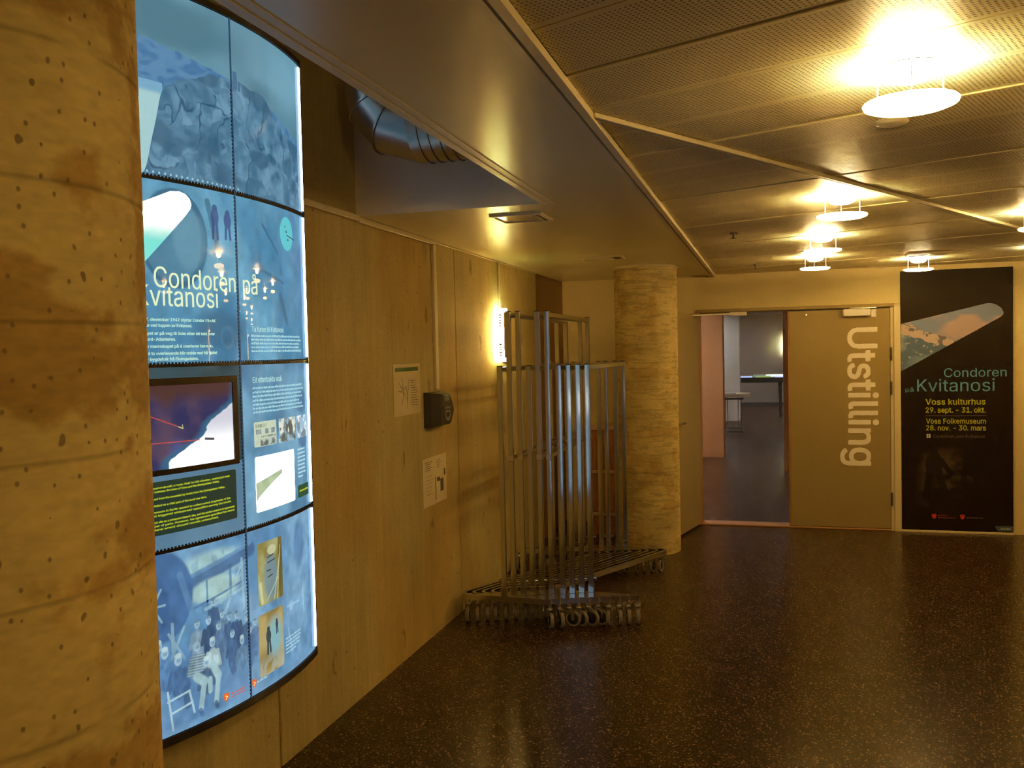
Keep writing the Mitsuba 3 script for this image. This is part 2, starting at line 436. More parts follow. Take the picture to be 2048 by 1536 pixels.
wall_lamp(XW, 6.38, 1.63, 2.03, (1, 0), 'glowing ribbed wall lamp on the concrete wall behind the racks', w=3.0)
for y in (8.95, 12.1, 13.9):
    wall_lamp(7.55, y, 1.6, 2.15, (-1, 0), 'ribbed wall lamp of the hall mirrored as a streak in the lightbox', 'wall lamps mirrored in the lightbox', 0.4)
wall_lamp(-0.62, 1.75, 2.72, 3.12, (-1, 0), 'added ribbed wall lamp high in the open well, out of view, lighting the upstand', w=1.0, gain=1.7)  # unseen lamp added to brighten the well wall and upstand
put('cable_conduit', cyl((XW + 0.009, 6.42, 2.03), (XW + 0.009, 6.42, 2.377), 0.009, 10), 'white_paint', smooth=40)
tag('cable_conduit', 'thin pale conduit from the soffit down to the wall lamp', 'conduit')

# ------------------------------------------------------------------ trunking and terminal
k = thing('cable_trunking', 'cream cable trunking running level along the concrete wall right of the lightbox', 'cable trunking')
put('cover', bevel(XW, XW + 0.02, 3.0, 4.04, 2.368, 2.396, 0.003), 'white_paint', k)
put('cover', bevel(XW, XW + 0.02, 4.04, 5.09, 2.362, 2.390, 0.003), 'white_paint', k)
k = thing('cable_trunking', 'cream cable trunking running straight down the concrete wall to the black terminal', 'cable trunking')
put('cover', bevel(XW, XW + 0.02, 5.045, 5.09, 1.482, 2.361, 0.003), 'white_paint', k)
k = thing('cable_trunking', 'thin cream trunking under the soffit from the terminal drop past the wall lamp', 'cable trunking')
put('cover', bevel(XW, XW + 0.008, 5.092, 7.55, 2.378, 2.390, 0.002), 'white_paint', k)

k = thing('time_clock', 'black card reader terminal with a small display hung on the concrete wall', 'terminal')
prof = Polygon([(4.875, 1.268), (4.875, 1.470), (5.13, 1.462), (5.16, 1.355), (5.13, 1.262)])
hull = trimesh.convex.convex_hull(np.array([[XW, 4.87, 1.265], [XW, 4.87, 1.472], [XW, 5.20, 1.472], [XW, 5.20, 1.265],
                                            [XW + 0.045, 4.875, 1.268], [XW + 0.045, 4.875, 1.470], [XW + 0.085, 4.93, 1.462], [XW + 0.085, 4.93, 1.272],
                                            [XW + 0.088, 5.08, 1.458], [XW + 0.088, 5.08, 1.275], [XW + 0.07, 5.15, 1.445], [XW + 0.092, 5.14, 1.355], [XW + 0.07, 5.15, 1.285]]))
put('case', hull, 'black_plastic', k)
put('display', bevel(XW + 0.085, XW + 0.0905, 4.985, 5.06, 1.415, 1.448, 0.001), two(princ((0.16, 0.19, 0.20), 0.2)), k, label='small grey display')
put('bezel', bevel(XW + 0.084, XW + 0.0895, 4.955, 5.09, 1.385, 1.456, 0.002), 'dark_grey', k)
for j in range(3):
    for i in range(2):
        put('key', bevel(XW + 0.085, XW + 0.093, 4.99 + 0.032 * j, 5.012 + 0.032 * j, 1.345 + 0.022 * i, 1.36 + 0.022 * i, 0.002), 'tyre_grey', k)
arc = Point(5.03, 1.345).buffer(0.05).difference(Point(5.03, 1.352).buffer(0.037)).intersection(sbox(4.9, 1.2, 5.2, 1.343))
put('reader_ring', extr(arc, 0.008, 'x', XW + 0.085), 'tyre_grey', k, label='grey half ring of the card reader')

# ------------------------------------------------------------------ notices
def noise_lines(rows, y0, y1, z0, z1, seed, h=0.004):
    r = np.random.default_rng(seed)
    out = []
    for i in range(rows):
        z = z1 - (z1 - z0) * (i + 0.5) / rows
        y = y0
        end = y0 + (y1 - y0) * r.uniform(0.6, 1)
        while y < end:
            w = r.uniform(0.008, 0.03)
            out.append(sbox(y, z - h / 2, min(y + w, end), z + h / 2))
            y += w + 0.006
    return out


k = thing('notice_sheet', 'white notice with a green strip in a clear sleeve, left of the terminal', 'notice')
put('sheet', bevel(XW, XW + 0.003, 4.435, 4.82, 1.36, 1.648, 0.001), 'film_gloss', k)
put('green_strip', box(XW + 0.003, XW + 0.0036, 4.462, 4.79, 1.606, 1.628), 'print_green', k, label='green strip')
put('print', extr(unary_union(noise_lines(11, 4.675, 4.785, 1.405, 1.56, 3)), 0.0005, 'x', XW + 0.003), 'print_dark', k)
lines = [LineString([(4.50, 1.55), (4.56, 1.50), (4.60, 1.52), (4.63, 1.47), (4.62, 1.40)]), LineString([(4.50, 1.50), (4.57, 1.49), (4.62, 1.44), (4.65, 1.56)]), LineString([(4.55, 1.57), (4.57, 1.47), (4.54, 1.42)])]
put('map_lines', extr(unary_union([l.buffer(0.0016) for l in lines]), 0.0005, 'x', XW + 0.003), 'print_dark', k)
k = thing('notice_sheet', 'white notice with dark boxes on the concrete wall, below the terminal', 'notice')
put('sheet', bevel(XW, XW + 0.003, 4.823, 5.215, 0.79, 1.078, 0.001), 'paper', k)
put('print', extr(unary_union(noise_lines(5, 4.86, 4.98, 1.0, 1.06, 5) + noise_lines(4, 5.05, 5.12, 1.0, 1.06, 6) + noise_lines(6, 4.88, 5.0, 0.85, 0.98, 8, 0.002)), 0.0005, 'x', XW + 0.003), 'print_dark', k)
put('dark_boxes', cat(box(XW + 0.003, XW + 0.0036, 5.105, 5.158, 0.853, 0.93), box(XW + 0.003, XW + 0.0036, 5.17, 5.195, 0.945, 0.985), box(XW + 0.003, XW + 0.0036, 5.02, 5.03, 0.81, 0.955), box(XW + 0.003, XW + 0.0036, 5.05, 5.1, 0.92, 0.945)), 'print_dark', k)

# ------------------------------------------------------------------ soffit downlights and detector
for (x0, x1, y0, y1), lab in (((-1.345, -1.075, 4.27, 4.53), 'square recessed downlight in the soffit near the open well'), ((-1.35, -1.03, 6.44, 6.66), 'square recessed downlight in the soffit before the round column')):
    k = thing('square_downlight', lab, 'downlight')
    z = ZC
    fr = sbox(x0, y0, x1, y1).difference(sbox(x0 + 0.018, y0 + 0.018, x1 - 0.018, y1 - 0.018))
    put('frame', extr(fr, 0.012, 'z', z - 0.012), 'white_paint', k)
    put('glass', box(x0 + 0.018, x1 - 0.018, y0 + 0.018, y1 - 0.018, z - 0.006, z - 0.001), two(princ((0.42, 0.40, 0.34), 0.12, spec=0.8)), k)
    put('louvre', box(x1 - 0.075, x1 - 0.03, y0 + 0.02, y1 - 0.02, z - 0.011, z - 0.006), 'dark_grey', k)
k = 'smoke_detector'
put(k, lathe([[0, -0.013], [0.035, -0.013], [0.044, -0.010], [0.050, -0.004], [0.050, 0]], 40, (0.372, 3.0, ZC)), 'white_paint', smooth=40)
tag(k, 'flat white smoke detector on the plank ceiling beyond the nearest lamp', 'smoke detector')
for x, y in ((-0.20, 5.55), (-0.1, 7.75)):
    s = free('sprinkler')
    put(s, cat(cyl((x, y, ZC - 0.03), (x, y, ZC), 0.008, 10), cyl((x, y, ZC - 0.034), (x, y, ZC - 0.03), 0.018, 14), cyl((x, y, ZC - 0.006), (x, y, ZC), 0.024, 16)), 'dark_grey', smooth=40)
    tag(s, 'small dark sprinkler under the planks left of the ' + ('third lamp' if y < 6 else 'last lamp'), 'sprinkler')
k = thing('air_vent', 'small slotted vent in the planks above the lamp by the poster', 'vent')
for i in range(2):
    for j in range(2):
        put('slot', box(1.05 + 0.14 * i, 1.17 + 0.14 * i, 7.40 + 0.10 * j, 7.47 + 0.10 * j, ZC - 0.008, ZC), 'crate_rim', k)
put('frame', extr(sbox(1.03, 7.37, 1.33, 7.60).difference(unary_union([sbox(1.05 + 0.14 * i, 7.40 + 0.1 * j, 1.17 + 0.14 * i, 7.47 + 0.1 * j) for i in (0, 1) for j in (0, 1)])), 0.012, 'z', ZC - 0.012), 'white_paint', k)

# ------------------------------------------------------------------ air duct in the well
k = thing('air_duct', 'round sheet metal air duct with a segmented elbow in the open well', 'air duct')
DR = 0.165


def ring_pts(c, t, r, n=40):
    t = np.array(t, float) / np.linalg.norm(t)
    a = np.cross(t, [0, 1, 0]); a /= np.linalg.norm(a)
    b = np.cross(t, a)
    ang = np.linspace(0, 2 * np.pi, n, endpoint=False)
    return np.array(c) + r * (np.cos(ang)[:, None] * a + np.sin(ang)[:, None] * b)


def loft(sections):
    n = len(sections[0]); V = np.vstack(sections); F = []
    for i in range(len(sections) - 1):
        for j in range(n):
            F.append([i * n + j, i * n + (j + 1) % n, (i + 1) * n + (j + 1) % n, (i + 1) * n + j])
    return (V, np.array(F)[:, ::-1])


DY = 3.66
cx0, cz0 = -1.465, 2.705           # centre where the horizontal run starts
RB = 0.175                       # bend radius of the centre line
hub = np.array([cx0, DY, cz0 + RB])
angs = np.radians([0, 35, 66, 90])
cent = [hub + RB * np.array([-math.sin(a), 0, -math.cos(a)]) for a in angs]
tang = [np.array([-math.cos(a), 0, math.sin(a)]) for a in angs]
secs = [ring_pts(c, t, DR) for c, t in zip(cent, tang)]
for a, b in zip(secs[:-1], secs[1:]):
    put('elbow_segment', loft([a, b]), 'duct_metal', k, smooth=True)
for c, t in zip(cent[1:-1], tang[1:-1]):
    put('elbow_seam', loft([ring_pts(c - 0.006 * t, t, DR + 0.001), ring_pts(c - 0.004 * t, t, DR + 0.006), ring_pts(c + 0.004 * t, t, DR + 0.006), ring_pts(c + 0.006 * t, t, DR + 0.001)]), 'duct_metal', k, smooth=40)
put('riser', loft([ring_pts(cent[-1] + [0, 0, z], (0, 0, 1), DR) for z in (0, 0.6)]), 'duct_metal', k, smooth=True)
xs = np.linspace(cx0, -0.62, 19)
run = []
for i, x in enumerate(xs[:-1]):
    run += [ring_pts((x, DY, cz0), (-1, 0, 0), DR), ring_pts((x + 0.042, DY, cz0), (-1, 0, 0), DR), ring_pts((x + 0.045, DY, cz0), (-1, 0, 0), DR + 0.006), ring_pts((x + 0.0485, DY, cz0), (-1, 0, 0), DR + 0.006)]
put('ribbed_run', loft(run[::-1]), 'duct_metal', k, smooth=25)

# ------------------------------------------------------------------ lightbox (curved backlit panel)
LR, LXA, LYC = 1.672, -1.822, 2.952
LXC = LXA - LR
S0, S1 = -0.702, 0.385
ROWS = [0.462, 1.077, 1.684, 2.291, 2.908]
SM = -0.163


def bend(m, d=0.0):
    """(s, z, depth) -> the curved front"""
    v = np.asarray(m.vertices if hasattr(m, 'vertices') else m[0], float)
    th = v[:, 0] / LR
    r = LR + v[:, 2] + d
    w = np.stack([LXC + r * np.cos(th), LYC + r * np.sin(th), v[:, 1]], 1)
    if hasattr(m, 'vertices'):
        return trimesh.Trimesh(w, m.faces, process=False)
    return (w, m[1])


def grid_sz(s0, s1, z0, z1, n=24, m=2):
    u, v = np.meshgrid(np.linspace(s0, s1, n), np.linspace(z0, z1, m))
    i = np.arange(n * m).reshape(m, n)
    f = np.stack([i[:-1, :-1].ravel(), i[:-1, 1:].ravel(), i[1:, 1:].ravel(), i[1:, :-1].ravel()], 1)
    P = np.stack([u.ravel(), v.ravel(), 0 * u.ravel()], 1)
    return (P, f), np.stack([(u.ravel() - S0) / (S1 - S0), (v.ravel() - ROWS[0]) / (ROWS[-1] - ROWS[0])], 1)


def slab(s0, s1, z0, z1, d0, d1, n=24):
    m = box(s0, s1, z0, z1, d0, d1)
    if s1 - s0 > 0.05:
        m = m.subdivide_to_size((s1 - s0) / 12 + 1e-3, max_iter=30) if (z1 - z0) < 0.4 else strip_slab(s0, s1, z0, z1, d0, d1, n)
    return bend(m)


def strip_slab(s0, s1, z0, z1, d0, d1, n):
    e = np.linspace(s0, s1, n)
    return cat(*[box(a, b, z0, z1, d0, d1) for a, b in zip(e[:-1], e[1:])])


def flat(poly, d=0.0012, h=0.0008, seg=0.05):
    """a printed shape of (s, z) as a thin bent sheet; returns mesh and its uv"""
    m = extr(poly, h, 'z', 0)
    m = m.subdivide_to_size(seg, max_iter=30)
    uv = np.stack([(m.vertices[:, 0] - S0) / (S1 - S0), (m.vertices[:, 1] - ROWS[0]) / (ROWS[-1] - ROWS[0])], 1)
    return bend(m, d), uv


def sz(uv):
    return S0 + (S1 - S0) * uv.x, ROWS[0] + (ROWS[-1] - ROWS[0]) * uv.y


def C(*c):
    return mi.Color3f(*lin(*c))


def oval(s, z, cs, cz, rs, rz, soft=0.12, rot=0.0):
    ds, dz = s - cs, z - cz
    c, q = math.cos(rot), math.sin(rot)
    a, b = (ds * c + dz * q) / rs, (-ds * q + dz * c) / rz
    return smoothstep(1 + soft, 1 - soft, dr.sqrt(a * a + b * b))


def seg(s, z, x0, z0, x1, z1, w):
    dx, dz = x1 - x0, z1 - z0
    t = dr.clip(((s - x0) * dx + (z - z0) * dz) / (dx * dx + dz * dz), 0, 1)
    d = dr.sqrt(dr.square(s - x0 - t * dx) + dr.square(z - z0 - t * dz))
    return smoothstep(w * 1.25, w * 0.75, d)


def rockface(s, z):
    w1 = fbm(s * 9 + 3, z * 9, 1, 4)
    a, b = s * 7 + 1.6 * w1, z * 6 + 1.6 * fbm(s * 8, z * 8 + 5, 2, 3)
    f1, f2, cw = voronoi(a, b)
    g1, g2, gw = voronoi(a * 2.7 + 4, b * 2.3)
    c1 = smoothstep(0.09, 0.0, f2 - f1) * smoothstep(0.42, 0.6, noise(s * 14, z * 14, 8))
    c2 = smoothstep(0.10, 0.0, g2 - g1)
    tone = 0.5 + 0.38 * (cw - 0.5) + 0.35 * (gw - 0.5) + 1.0 * (fbm(s * 24, z * 28, 3, 5) - 0.5)
    col = mix(C(58, 104, 136), C(104, 150, 178), smoothstep(0.1, 0.95, tone))
    col = mix(col, C(30, 72, 102), 0.85 * c1)
    col = mix(col, C(42, 86, 116), 0.7 * smoothstep(0.60, 0.72, fbm(s * 7 + 4, z * 9, 6, 4)))
    return mix(col, C(44, 90, 122), 0.45 * c2)


PEOPLE = [  # head s, head z, head radius, shirt tone, standing
    (-0.336, 0.860, 0.014, (58, 92, 134), 1), (-0.408, 0.803, 0.016, (132, 164, 186), 1), (-0.296, 0.808, 0.015, (96, 132, 166), 1), (-0.359, 0.803, 0.016, (50, 80, 120), 1), (-0.262, 0.790, 0.015, (60, 96, 140), 1),
    (-0.225, 0.785, 0.015, (54, 86, 130), 1), (-0.314, 0.772, 0.016, (84, 120, 160), 1), (-0.172, 0.760, 0.014, (66, 102, 146), 1), (-0.126, 0.730, 0.014, (86, 122, 164), 1), (-0.250, 0.725, 0.016, (70, 106, 150), 1),
    (-0.156, 0.712, 0.015, (74, 112, 158), 1), (-0.202, 0.688, 0.017, (100, 140, 174), 0), (-0.560, 0.770, 0.020, (92, 138, 182), 0), (-0.537, 0.742, 0.020, (84, 130, 178), 0), (-0.488, 0.706, 0.021, (70, 112, 160), 0),
    (-0.411, 0.728, 0.019, (150, 180, 196), 2), (-0.345, 0.723, 0.018, (176, 204, 208), 0), (-0.375, 0.664, 0.018, (74, 104, 140), 0)]


def lightbox_picture(p, n, uv):
    s, z = sz(uv)
    soft = fbm(s * 5, z * 5, 2, 4)
    fine = fbm(s * 30, z * 30, 4, 3) - 0.5
    # --- top row: sky, hill, rock face, glacier
    sky = mix(C(72, 118, 138), C(112, 162, 184), smoothstep(0.25, 0.75, fbm(s * 2.2, z * 5, 6, 3)))
    hill_z = 2.735 - 0.11 * (s + 0.56) - 0.22 * dr.maximum(s - 0.02, 0) + 0.012 * (fbm(s * 40, 1, 3, 3) - 0.5)
    hill = mix(C(62, 112, 158), C(84, 132, 172), smoothstep(0.35, 0.65, fbm(s * 30, z * 60, 5, 3)))
    rock_z = 2.60 + 0.09 * smoothstep(-0.5, -0.2, s) - 0.13 * smoothstep(-0.05, 0.3, s) - 0.30 * smoothstep(-0.45, -0.56, s) + 0.03 * (fbm(s * 22, 4, 1, 4) - 0.5)
    rock = rockface(s, z)
    glac = mix(C(168, 205, 205), C(150, 195, 205), soft)
    top = dr.select(z > hill_z, sky, hill)
    top = dr.select((s < -0.47) & (z < 2.60), mix(C(112, 165, 196), glac, smoothstep(2.575, 2.555, z)), top)
    top = dr.select(z < rock_z, rock, top)
    tower = ((s > -0.152) & (s < -0.128) & (z > 2.66) & (z < 2.725)) | ((s > -0.125) & (s < -0.112) & (z > 2.66) & (z < 2.69))
    top = dr.select(tower, C(66, 108, 142), top)
    # --- second row: wreck parts and slope
    base2 = mix(C(60, 122, 160), C(102, 162, 192), smoothstep(0.25, 0.75, fbm(s * 4.5 + 2, z * 3.4, 9, 4)))
    base2 = mix(base2, C(66, 112, 162), smoothstep(0.1, 0.38, s) * 0.6 * smoothstep(0.3, 0.6, soft))
    base2 = base2 * (1 + 0.5 * fine)
    eng = oval(s, z, -0.44, 2.10, 0.13, 0.16, 0.06)
    base2 = mix(base2, C(58, 108, 136), 0.7 * eng)
    base2 = mix(base2, C(44, 92, 124), 0.8 * (oval(s, z, -0.44, 2.10, 0.135, 0.165, 0.03) - oval(s, z, -0.447, 2.10, 0.115, 0.148, 0.03)))
    base2 = mix(base2, C(120, 170, 190), 0.35 * oval(s, z, -0.38, 2.10, 0.07, 0.10, 0.2))
    base2 = mix(base2, C(110, 158, 180), 0.6 * seg(s, z, -0.27, 2.12, -0.31, 1.92, 0.016))
    base2 = mix(base2, C(40, 84, 112), 0.6 * seg(s, z, -0.30, 2.24, -0.25, 2.06, 0.012))
    base2 = mix(base2, C(44, 88, 120), 0.6 * (seg(s, z, 0.0, 2.20, 0.11, 2.10, 0.006) + seg(s, z, -0.02, 2.03, 0.15, 1.99, 0.006) + seg(s, z, 0.12, 1.94, 0.17, 1.84, 0.014)))
    base2 = mix(base2, C(118, 168, 190), 0.4 * (oval(s, z, -0.225, 1.775, 0.035, 0.04, 0.1) - oval(s, z, -0.225, 1.775, 0.026, 0.03, 0.1)))
    base2 = mix(base2, C(38, 84, 116), 0.55 * oval(s, z, -0.26, 1.80, 0.12, 0.07, 0.35))
    for cx_, cz_, h in ((-0.267, 2.18, 0.10), (-0.205, 2.175, 0.085)):
        man = oval(s, z, cx_, cz_ + 0.42 * h, 0.012, 0.013) + oval(s, z, cx_, cz_ + 0.12 * h, 0.019, 0.028) + seg(s, z, cx_ - 0.007, cz_, cx_ - 0.011, cz_ - 0.62 * h, 0.0055) + seg(s, z, cx_ + 0.007, cz_, cx_ + 0.012, cz_ - 0.62 * h, 0.0055)
        base2 = mix(base2, C(46, 62, 124), 0.8 * dr.minimum(man, 1))
    # --- third row
    r3 = mix(C(66, 116, 152), C(112, 162, 192), smoothstep(0.25, 0.75, fbm(s * 5 + 7, z * 4, 3, 4))) * (1 + 0.4 * fine)
    l3 = mix(C(24, 46, 56), C(44, 72, 84), smoothstep(0.35, 0.7, fbm(s * 6, z * 8, 1, 3)))
    l3 = dr.select(z < 1.335, mix(C(66, 104, 134), C(96, 136, 162), soft), l3)
    row3 = dr.select(s < SM, l3, r3)
    row3 = mix(row3, C(58, 92, 140), 0.6 * (oval(s, z, 0.29, 1.52, 0.05, 0.05, 0.3) + oval(s, z, 0.30, 1.36, 0.05, 0.03, 0.3)) * dr.select(s > SM, 1.0, 0.0))
    # --- bottom row: group picture under the aircraft engine
    b = mix(C(82, 132, 174), C(122, 166, 198), smoothstep(0.2, 0.8, fbm(s * 5, z * 4 + 3, 5, 4)))
    b = mix(b, C(160, 198, 200), 0.85 * oval(s, z, -0.33, 0.99, 0.15, 0.050, 0.3))
    b = mix(b, C(112, 156, 178), 0.6 * smoothstep(0.55, 0.7, noise(s * 60, z * 26)) * oval(s, z, -0.33, 0.99, 0.15, 0.05, 0.3))
    b = mix(b, C(58, 100, 148), 0.9 * seg(s, z, -0.46, 0.945, -0.14, 1.005, 0.026))
    b = mix(b, C(104, 150, 186), 0.6 * seg(s, z, -0.44, 0.968, -0.14, 1.028, 0.007))
    b = mix(b, C(168, 204, 198), 0.85 * oval(s, z, -0.32, 0.905, 0.115, 0.042, 0.2))
    b = mix(b, C(74, 118, 164), 0.8 * (seg(s, z, -0.36, 0.94, -0.36, 0.85, 0.004) + seg(s, z, -0.25, 0.955, -0.25, 0.86, 0.006) + seg(s, z, -0.42, 0.86, -0.18, 0.90, 0.004)))
    b = mix(b, C(60, 102, 152), 0.95 * oval(s, z, -0.545, 0.925, 0.125, 0.150, 0.05))
    b = mix(b, C(96, 142, 182), 0.5 * seg(s, z, -0.47, 0.985, -0.43, 0.86, 0.012))
    b = mix(b, C(44, 82, 130), 0.6 * oval(s, z, -0.575, 0.90, 0.06, 0.10, 0.15))
    for q in range(8):
        a0 = q * 0.785
        b = mix(b, C(160, 195, 208), 0.55 * seg(s, z, -0.575 + 0.012 * math.cos(a0), 0.90 + 0.02 * math.sin(a0), -0.575 + 0.045 * math.cos(a0), 0.90 + 0.075 * math.sin(a0), 0.004))
    truss = seg(s, z, -0.52, 0.80, -0.46, 0.70, 0.005) + seg(s, z, -0.46, 0.81, -0.52, 0.70, 0.005) + seg(s, z, -0.505, 0.83, -0.505, 0.74, 0.006) + seg(s, z, -0.30, 0.85, -0.19, 0.93, 0.007) + seg(s, z, -0.20, 0.95, -0.28, 0.81, 0.006) + seg(s, z, -0.37, 0.845, -0.18, 0.875, 0.006) + seg(s, z, -0.19, 0.98, -0.185, 0.80, 0.006)
    b = mix(b, C(164, 200, 206), 0.5 * dr.minimum(truss, 1))
    b = mix(b, C(72, 116, 164), 0.55 * smoothstep(0.80, 0.70, z + 0.05 * soft) * smoothstep(-0.06, -0.2, s))
    b = mix(b, C(60, 105, 155), 0.6 * oval(s, z, 0.22, 0.95, 0.05, 0.09, 0.3))
    b = mix(b, C(160, 200, 225), 0.5 * dr.minimum(seg(s, z, 0.245, 0.76, 0.25, 0.66, 0.006) + oval(s, z, 0.13, 0.72, 0.015, 0.02) + seg(s, z, 0.1, 0.725, 0.2, 0.72, 0.005) + seg(s, z, 0.10, 0.64, 0.13, 0.54, 0.004), 1))
    for hs, hz, r, tone, kind in PEOPLE:
        long_ = 4.0 if kind == 1 else 2.6
        body = oval(s, z, hs, hz - (1.1 + long_) * r, 1.45 * r, long_ * r, 0.12)
        arms = seg(s, z, hs - 1.2 * r, hz - 1.9 * r, hs - 1.9 * r, hz - 4.6 * r, 0.45 * r) + seg(s, z, hs + 1.2 * r, hz - 1.9 * r, hs + 1.8 * r, hz - 4.6 * r, 0.45 * r)
        stripe = dr.select(dr.sin(z * 700 + s * 90) > 0.0, 0.55, 1.0) if kind == 2 else 1.0
        b = mix(b, C(*[int(0.9 * c) for c in tone]) * stripe, 0.9 * dr.minimum(arms, 1))
        b = mix(b, C(*tone) * stripe, 0.92 * body)
        b = mix(b, C(*[int(0.8 * c) for c in tone]) * stripe, 0.6 * smoothstep(0.35, 0.65, noise(s * 130, z * 60, hs * 50)) * body)
        b = mix(b, C(150, 184, 202), 0.95 * oval(s, z, hs, hz, 0.72 * r, 0.95 * r, 0.12))
        b = mix(b, C(104, 142, 172), 0.7 * oval(s, z, hs + 0.1 * r, hz - 0.15 * r, 0.4 * r, 0.3 * r, 0.3))
        if kind != 2:
            b = mix(b, C(82, 112, 142) if kind == 1 else C(186, 210, 214), 0.7 * oval(s, z, hs, hz + 0.7 * r, 0.66 * r, 0.42 * r, 0.15))
    lap = seg(s, z, -0.415, 0.625, -0.385, 0.600, 0.016) + seg(s, z, -0.385, 0.600, -0.402, 0.515, 0.011) + seg(s, z, -0.345, 0.645, -0.322, 0.600, 0.015) + seg(s, z, -0.322, 0.600, -0.335, 0.515, 0.011) + seg(s, z, -0.36, 0.60, -0.36, 0.56, 0.01)
    b = mix(b, C(152, 186, 192), 0.9 * dr.minimum(lap, 1))
    b = mix(b, C(58, 92, 130), 0.8 * dr.minimum(seg(s, z, -0.405, 0.508, -0.398, 0.488, 0.008) + seg(s, z, -0.337, 0.510, -0.330, 0.492, 0.008) + seg(s, z, -0.46, 0.60, -0.455, 0.545, 0.014), 1))
    ch = seg(s, z, -0.531, 0.610, -0.515, 0.480, 0.004) + seg(s, z, -0.447, 0.585, -0.430, 0.510, 0.004) + seg(s, z, -0.531, 0.578, -0.447, 0.590, 0.004) + seg(s, z, -0.522, 0.535, -0.437, 0.548, 0.004)
    b = mix(b, C(176, 208, 216), 0.75 * dr.minimum(ch, 1))
    b = mix(b, C(112, 160, 192), 0.6 * smoothstep(0.50, 0.475, z + 0.01 * soft))
    b = b * (1 + 0.6 * fine)
    out = dr.select(z > ROWS[3], top, dr.select(z > ROWS[2], base2, dr.select(z > ROWS[1], row3, b)))
    return dr.maximum(out, 0) * BACK_GAIN


LB = thing('lightbox_display', 'tall curved blue backlit display of an aircraft crash exhibition, right of the big column', 'lightbox')
PIC = proc(lightbox_picture)
for a, b in zip(ROWS[:-1], ROWS[1:]):
    for s0, s1 in ((S0, SM), (SM, S1)):
        g, uv = grid_sz(s0 + 0.002, s1 - 0.002, a + 0.002, b - 0.002)
        put('graphic_panel', bend(g), 'backlit', LB, smooth=True, uv=uv, emit=PIC, weight=0.05)
# carcass and black frame
back = strip_slab(S0, S1, ROWS[0], ROWS[-1], -0.045, -0.004, 20)
put('back_box', bend(back), 'black_frame', LB)
put('frame_bottom', slab(S0, S1 + 0.012, ROWS[0] - 0.028, ROWS[0], -0.045, 0.006), 'black_frame', LB)
put('frame_top', slab(S0, S1 + 0.012, ROWS[-1], ROWS[-1] + 0.022, -0.045, 0.006), 'black_frame', LB)
put('frame_side', slab(S1, S1 + 0.012, ROWS[0] - 0.028, ROWS[-1] + 0.022, -0.045, 0.006), 'black_frame', LB)
for z, w in ((ROWS[1], 0.011), (ROWS[2], 0.011), (ROWS[3], 0.011)):
    put('seam_strip', slab(S0, S1, z - w * 0.75, z + w * 0.25, 0.0, 0.0025), 'black_frame', LB)
put('seam_strip', bend(box(SM - 0.0028, SM + 0.0032, ROWS[0], ROWS[-1], 0, 0.003)), 'blue_print', LB, emit=lin(28, 62, 92), weight=0.01)
teeth = cat(*[bend(box(SM - 0.0055, SM - 0.0028, z, z + 0.006, 0, 0.003)) for z in np.arange(ROWS[0], 2.65, 0.0135)])
put('seam_teeth', teeth, 'black_frame', LB, kind='stuff')
teeth = cat(*[bend(box(s, s + 0.006, z + 0.002, z + 0.008, 0, 0.003)) for z in ROWS[1:4] for s in np.arange(S0, S1, 0.0135)])
put('seam_teeth', teeth, 'black_frame', LB, kind='stuff')
riv = cat(*[flat(Point(s, ROWS[3] + 0.016).buffer(0.004, quad_segs=3))[0] for s in np.arange(S0 + 0.01, -0.12, 0.022)])
put('rivet_row', riv, 'backlit', LB, kind='stuff', emit=lin(150, 192, 205), weight=0.01)
for z in np.arange(0.6, 2.9, 0.155):
    th = (S1 + 0.012) / LR
    nrm = np.array([-math.sin(th), math.cos(th), 0])
    pos = np.array([LXC + (LR - 0.004) * math.cos(th), LYC + (LR - 0.004) * math.sin(th), z])
    put('frame_screw', cyl(pos, pos + nrm * 0.006, 0.005, 10), 'zinc', LB)
tube_s = S1 - 0.012
tube = cat(*[bend(strip_slab(tube_s - 0.009, tube_s + 0.009, a + 0.015, b - 0.012, 0.002, 0.008, 4)) for a, b in zip(ROWS[:-1], ROWS[1:])])
put('light_tube', tube, 'opal', LB, emit=TUBE, weight=0.6, label='white glowing tube along the edge')


def text_line(text, s, z, h, length, color, bold=False, name='lettering', d=0.002):
    m = tx(text, h, length, bold, 0.0008)
    m = m.subdivide_to_size(0.03, max_iter=10) if h > 0.03 else m
    m.apply_translation([s, z, 0])
    return bend(m, d)


PALE = lin(226, 240, 196)
put('title_lettering', text_line('Condoren', -0.528, 1.937, 0.066, 0.352, PALE), 'backlit', LB, emit=PALE, weight=0.02, label='pale yellow title lettering')
put('title_lettering', text_line('på', -0.135, 1.935, 0.066, 0.086, PALE), 'backlit', LB, emit=PALE, weight=0.02, label='pale yellow title lettering')
put('title_lettering', text_line('Kvitanosi', -0.592, 1.877, 0.066, 0.325, PALE), 'backlit', LB, emit=PALE, weight=0.02, label='pale yellow title lettering')
BODY = lin(186, 226, 206)
body = [('27. desember 1942 styrtar Condor F8+AK', -0.572, 1.827, 0.290), ('like ved toppen av Kvitanosi.', -0.572, 1.808, 0.185), ('Flyet er på veg til Sola etter eit tokt over', -0.572, 1.782, 0.285), ('Nord-Atlanteren.', -0.572, 1.763, 0.118),
        ('Av mannskapet på 6 overlever berre to.', -0.572, 1.740, 0.275), ('Dei to overlevande blir redda ned frå fjellet', -0.572, 1.717, 0.292), ('av bygdefolk frå Eksingedalen.', -0.572, 1.698, 0.208)]
put('body_lettering', cat(*[text_line(t, s, z, 0.0098, L, BODY, True) for t, s, z, L in body]), 'backlit', LB, emit=BODY, weight=0.01)
